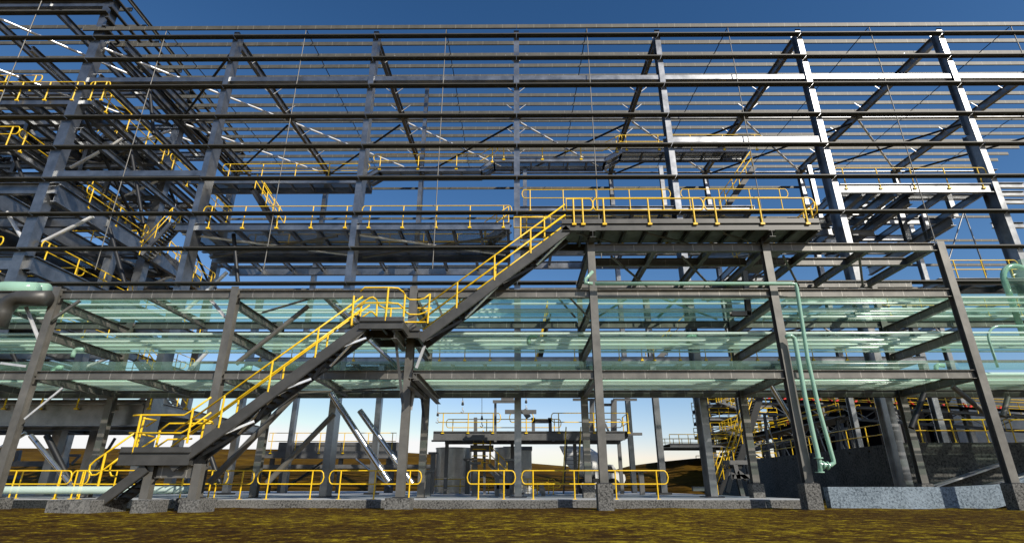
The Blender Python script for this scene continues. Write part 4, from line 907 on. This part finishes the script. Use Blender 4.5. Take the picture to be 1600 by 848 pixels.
# raised platform in the middle
YP = 35.2; pz = zat(830, 674, YP)
px_ = lambda p: xat(p, 680, YP)
mp = thing('raised_platform', 'long grey raised platform with yellow rails above the tanks', 'platform', (px_(830), YP, SLAB))
bar('fascia', (px_(677), YP, pz - .26), (px_(976), YP, pz - .26), CH(.5, .1, .02), 'far_steel', mp); bar('fascia', (px_(985), YP + 3.4, pz - .26), (px_(685), YP + 3.4, pz - .26), CH(.5, .1, .02), 'far_steel', mp)
boxm('deck', (px_(677), YP + .02, pz + .003), (px_(985), YP + 3.38, pz + .04), 'far_steel', mp)
for k in range(9): x = px_(680) + (px_(982) - px_(680)) * k / 8; ibeam('joist', (x, YP + .12, pz - .2), (x, YP + 3.2, pz - .2), .3, .15, 'far_steel', mp)
bar('cantilever_arm', (px_(960), YP + .5, pz - .1), (px_(1006), YP + .5, pz - .1), RC(.2, .16), 'far_steel', mp)
bar('cantilever_arm', (px_(673), YP + .5, pz - .5), (px_(700), YP + .5, pz - .5), RC(.2, .1), 'far_steel', mp)
for p in (690, 800, 905, 980):
    bar('post', (px_(p), YP + 3.0, SLAB), (px_(p), YP + 3.0, pz - .5), I(.22, .22), 'far_steel', mp, up=(0, 1, 0))
guard('yellow platform rail on the raised platform, its long left part', [(px_(684), YP - .03, pz), (px_(778), YP - .03, pz)], top=1.12, mid=.57, step=1.55, drop=.05, loops=(0, 1))
guard('yellow platform rail on the raised platform behind the hall column', [(px_(800), YP - .03, pz), (px_(830), YP - .03, pz)], top=1.12, mid=.57, step=1.2, drop=.05)
guard('yellow platform rail on the raised platform, its right part behind two rack columns', [(px_(866), YP - .03, pz), (px_(983), YP - .03, pz), (px_(986), YP + 2.5, pz)], top=1.12, mid=.57, step=1.9, drop=.05, loops=(1, 0))
guard('yellow platform rail along the rear of the raised platform', [(px_(690), YP + 3.35, pz), (px_(880), YP + 3.35, pz)], top=1.12, mid=.57, step=2.0)
guard('yellow platform rail at the rear right of the raised platform', [(px_(925), YP + 3.35, pz), (px_(985), YP + 3.35, pz)], top=1.12, mid=.57, step=.9)
mf = thing('portal_gantry', 'low grey portal frame standing on the raised platform', 'frame', (px_(847), YP + .6, pz))
for p in (834, 861): bar('leg', (px_(p), YP + .6, pz + .04), (px_(p), YP + .6, pz + .78), RC(.2, .2), 'far_steel', mf)
bar('beam', (px_(832), YP + .6, pz + .68), (px_(863), YP + .6, pz + .68), RC(.2, .2), 'far_steel', mf)
for p in (834, 861): boxm('bearing', (px_(p) - .13, YP + .5, pz + .79), (px_(p) + .13, YP + .75, pz + .9), 'black_steel', mf)
hf = thing('hoist_gantry', 'tall grey hoist frame hanging over the raised platform', 'frame', at(775, 690, 33))
hz = lambda x, y: at(x, y, 33)
for a, b, w_ in (((774, 625), (774, 690), .14), ((770, 627), (808, 627), .16), ((783, 624), (803, 624), .2), ((789, 643), (838, 643), .22), ((818, 640), (826, 652), .3)):
    p0, p1 = hz(*a), hz(*b); bar('frame_bar', p0, p1, RC(w_, w_), 'far_steel', hf)
hg = thing('gate_portal', 'pair of grey posts with a lintel on the raised platform behind the rack column', 'frame', at(950, 674, 36.4))
gz = lambda x, y: at(x, y, 36.4)
for a, b, w_ in (((925, 625), (925, 676), .3), ((959, 625), (959, 676), .34), ((930, 632), (956, 632), .16), ((958, 624), (995, 624), .14), ((945, 661), (951, 674), .12), ((895, 624), (935, 624), .14)):
    bar('frame_bar', gz(*a), gz(*b), RC(w_, w_), 'far_steel', hg)
# ladders
def ladder(label, b, tp, Y, wd, n, cage=False):
    b, tp = at(*b, Y), at(*tp, Y); t = thing('steel_ladder', label, 'ladder', b)
    for s in (-1, 1):
        bar('stringer', b + V((s * wd / 2, 0, 0)), tp + V((s * wd / 2, 0, 0)), RC(.07, .24), 'black_steel', t)
        pathtube('handrail', [b + V((s * wd / 2 * 1.15, -.35, .5)), tp + V((s * wd / 2 * 1.15, -.35, .7))], .035, 'yellow_paint', t)
    for i in range(1, n): p = b + (tp - b) * (i / n); boxm('tread', (p.x - wd / 2 + .03, p.y - .1, p.z - .03), (p.x + wd / 2 - .03, p.y + .1, p.z), 'far_steel', t)
    return t
ladder('steep black ladder stair with yellow rails up to the raised platform', (891, 771), (896, 686), 34.6, .78, 13)
cg = thing('caged_ladder', 'yellow caged ladder and grey mast between the tanks', 'ladder', at(752, 770, 37))
cz = lambda x, y: at(x, y, 37)
for x in (741, 755, 766): tube('cage_bar', cz(x, 730), cz(x, 672), .05, 'yellow_paint', cg, 8)
for y in (675, 684, 693, 702, 712, 722): pathtube('cage_hoop', [cz(738, y), cz(741, y) + V((0, -.5, 0)), cz(756, y) + V((0, -.5, 0)), cz(762, y)], .035, 'yellow_paint', cg)
for (a, b, w_) in (((743, 770), (743, 652), .22), ((757, 772), (757, 700), .15), ((735, 700), (771, 700), .4), ((726, 718), (742, 718), .14)): bar('mast', cz(*a), cz(*b), RC(w_, w_), 'far_steel', cg)
for y in (735, 745, 755): bar('rung', cz(743, y), cz(757, y), RC(.06, .06), 'far_steel', cg)
stair('short yellow railed stair going down beside the dark tank', at(792, 748, 36.5), at(765, 722, 36.5), .8, 'far_steel', 7, zig=False, sh=.2)
guard('low yellow rail in front of the brushed tank', [(xat(668, 760, 41), 41, SLAB), (xat(770, 760, 41), 41, SLAB)], step=2.1, top=.95, mid=.5)
guard('low yellow rail in front of the cream kiosk', [(xat(818, 760, 40), 40, SLAB), (xat(864, 760, 40), 40, SLAB)], step=1.1, top=.95, mid=.55)
guard('second low yellow rail right of the kiosk', [(xat(832, 762, 37), 37, SLAB), (xat(872, 762, 37), 37, SLAB)], step=1.0, top=.7, mid=.4)
for k, (x, yt, Y, lab) in enumerate(((674, 709, 38, 'left of the brushed tank'), (730, 719, 39, 'right of the brushed tank'), (668, 737, 30, 'close behind the rack column'), (741, 725, 31, 'in front of the caged ladder'), (797, 720, 33, 'in front of the dark tank'), (1004, 737, 36, 'beside the earth mound'))):
    t = thing('bollard_post', 'grey steel post with a flat cap ' + lab, 'post', at(x, 772, Y)); b = at(x, 772, Y); tp = at(x, yt, Y)
    bar('shaft', (b.x, Y, SLAB), (b.x, Y, tp.z), RC(.28, .28), 'far_steel', t); boxm('cap', (b.x - .3, Y - .3, tp.z + .003), (b.x + .3, Y + .3, tp.z + .12), 'far_steel', t)
mb = thing('pump_skid', 'dark grey machine frame low on the slab between column and railing', 'machine', at(785, 778, 30.5))
mz = lambda x, y: at(x, y, 30.5)
for a, b, w_ in (((777, 742), (777, 777), .2), ((793, 735), (793, 775), .2), ((775, 745), (800, 745), .16), ((776, 760), (800, 760), .2), ((765, 735), (778, 748), .12), ((843, 762), (850, 762), .5), ((849, 762), (849, 777), .2)):
    bar('frame_bar', mz(*a), mz(*b), RC(w_, w_), 'far_steel', mb)
# left raised platform behind the crossing tubes
YQ = 46.5; qz = zat(520, 700, YQ); qx = lambda p: xat(p, 700, YQ)
lp = thing('raised_platform', 'grey raised platform with a boxed upstand before the earth bank', 'platform', (qx(520), YQ, SLAB))
boxm('fascia', (qx(415), YQ, zat(520, 715, YQ)), (qx(621), YQ + .3, zat(520, 704, YQ)), 'far_steel', lp)
boxm('upstand', (qx(432), YQ + .31, zat(520, 714, YQ)), (qx(620), YQ + 2.2, zat(520, 690, YQ)), 'far_steel', lp)
for p in (422, 440, 530, 605, 612): bar('post', (qx(p), YQ + .8, SLAB), (qx(p), YQ + .8, zat(520, 715, YQ)), I(.3, .3), 'far_steel', lp, up=(0, 1, 0))
bar('low_beam', (qx(400), YQ + .6, zat(520, 728, YQ)), (qx(680), YQ + .6, zat(520, 728, YQ)), RC(.3, .3), 'far_steel', lp)
tube('brace', at(443, 765, YQ), at(504, 721, YQ), .08, 'black_steel', lp); tube('brace', at(556, 716, YQ), at(610, 760, YQ), .08, 'bright_tube', lp)  # one brace toned as shaded, its partner as lit
guard('yellow platform rail on the raised platform before the earth bank', [(qx(418), YQ - .05, qz), (qx(618), YQ - .05, qz)], top=1.2, mid=.55, step=2.1, drop=.35, loops=(0, 0))
# steel odds and ends standing in front of the left bank
fr = thing('pipe_support', 'small grey goalpost pipe supports before the left earth bank', 'support', at(60, 720, 48))
fz = lambda x, y: at(x, y, 48)
for a, b, w_ in (((5, 702), (5, 765), .3), ((30, 703), (25, 728), .3), ((0, 724), (80, 724), .4), ((104, 711), (104, 730), .25), ((100, 711), (125, 711), .2), ((125, 711), (112, 724), .15), ((0, 745), (30, 745), .3), ((280, 730), (330, 730), .3), ((292, 715), (292, 768), .3)):
    bar('frame_bar', fz(*a), fz(*b), RC(w_, w_), 'far_steel', fr)
for x in (85, 140, 226, 265, 360, 395): 
    pass
# ================================================================== TRUCK
YV = 41.0
vx = lambda p: xat(p, 750, YV)
v = thing('mixer_truck', 'white mixer truck with a pale tapered drum parked on the slab', 'truck', (vx(930), YV, SLAB))
def wheel(x, y, r_=.5):
    w_ = tube('wheel', (x, y, SLAB + r_), (x, y + .32, SLAB + r_), r_, 'tyre', v, 22); tube('hub', (x, y - .03, SLAB + r_), (x, y + .05, SLAB + r_), r_ * .45, 'galv_pale', w_, 12)
XV0, XV1 = vx(898), vx(978)
for x in (XV0 + .6, XV0 + 1.5, XV1 - .9):
    for y in (YV, YV + 1.7): wheel(x, y)
boxm('chassis', (XV0, YV + .5, SLAB + .6), (XV1 - .3, YV + 1.5, SLAB + .85), 'black_steel', v)
poly_y('cab', [(XV1 - 2.1, SLAB + .7), (XV1 - .1, SLAB + .7), (XV1, SLAB + .9), (XV1 - .05, SLAB + 1.25), (XV1 - .5, SLAB + 1.4), (XV1 - .8, SLAB + 1.9), (XV1 - 1.9, SLAB + 1.95), (XV1 - 2.1, SLAB + 1.8)], YV + .1, YV + 2.0, 'white_paint', v)
poly_y('side_window', [(XV1 - 1.7, SLAB + 1.35), (XV1 - .75, SLAB + 1.35), (XV1 - .92, SLAB + 1.8), (XV1 - 1.7, SLAB + 1.84)], YV + .09, YV + .097, 'dark_glass', v)
boxm('grille', (XV1 - .02, YV + .4, SLAB + .75), (XV1 + .02, YV + 1.7, SLAB + 1.1), 'black_steel', v); boxm('bumper', (XV1 - .25, YV + .05, SLAB + .45), (XV1 + .08, YV + 2.05, SLAB + .68), 'black_steel', v)
for y in (YV + .25, YV + 1.8): boxm('headlight', (XV1 - .01, y, SLAB + .95), (XV1 + .03, y + .2, SLAB + 1.12), 'galv_pale', v)
d0, d1 = V((vx(888), YV + 1, SLAB + 2.75)), V((vx(945), YV + 1, SLAB + 1.5)); dd = (d1 - d0).normalized(); uu = dd.cross(V((0, 1, 0))).normalized(); ww = V((0, 1, 0))
vs, fs = [], []; NN = 24
prof = [(0, .45), (.12, .7), (.45, 1.1), (.75, 1.0), (1, .45)]
for f_, r_ in prof: vs += [d0 + (d1 - d0) * f_ + (uu * math.cos(2 * math.pi * i / NN) + ww * math.sin(2 * math.pi * i / NN)) * r_ for i in range(NN)]
for k in range(len(prof) - 1): fs += [(k * NN + i, k * NN + (i + 1) % NN, (k + 1) * NN + (i + 1) % NN, (k + 1) * NN + i) for i in range(NN)]
fs += [tuple(range(NN)), tuple(range((len(prof) - 1) * NN, len(prof) * NN))]
mesh('drum', vs, fs, 'white_paint', v, smooth=True)
poly_y('hopper', [(XV0 - .6, SLAB + 2.6), (XV0 + .3, SLAB + 2.6), (XV0, SLAB + 3.2), (XV0 - .9, SLAB + 3.2)], YV + .6, YV + 1.4, 'white_paint', v)
for y in (YV + .5, YV + 1.4): bar('drum_support', (XV0 + .2, y, SLAB + .85), (XV0 + .1, y, SLAB + 2.4), RC(.12, .12), 'black_steel', v)
# ================================================================== SMALL LIFTING GEAR
for lab, px, py, Y, top in (('small hoist hook hanging on a cable over the raised platform', 822, 626, 34, 600), ('small hoist block hanging beside the caged ladder', 753, 652, 34, 616), ('small hoist hook hanging in the tower', 276, 314, 33, 296), ('small hoist block at the left end of the raised platform', 684, 646, 34.5, 630),
        ('small hoist hanging in the pipe rack over the low hall floor', 1040, 540, 30, 520), ('small hook under the hall beam left of the raised platform', 723, 629, 32, 618)):
    p = at(px, py, Y); t = thing('hoist_hook', lab, 'hoist', p)
    tube('cable', p, at(px, top, Y), .015, 'black_steel', t, 6)
    lathe('block', p - V((0, 0, .25)), [(.03, .1), (.07, .12), (.08, .18), (.06, .25), (.03, .28)], 'black_steel', t, 12); tube('sheave', p + V((-.05, -.02, .06)), p + V((.05, -.02, .06)), .06, 'galv_pale', t, 10)
    pathtube('hook', [p - V((0, 0, .25)), p - V((0, 0, .38)), p - V((-.07, 0, .47)), p - V((-.02, 0, .56)), p - V((.1, 0, .5))], .03, 'galv_pale', t)
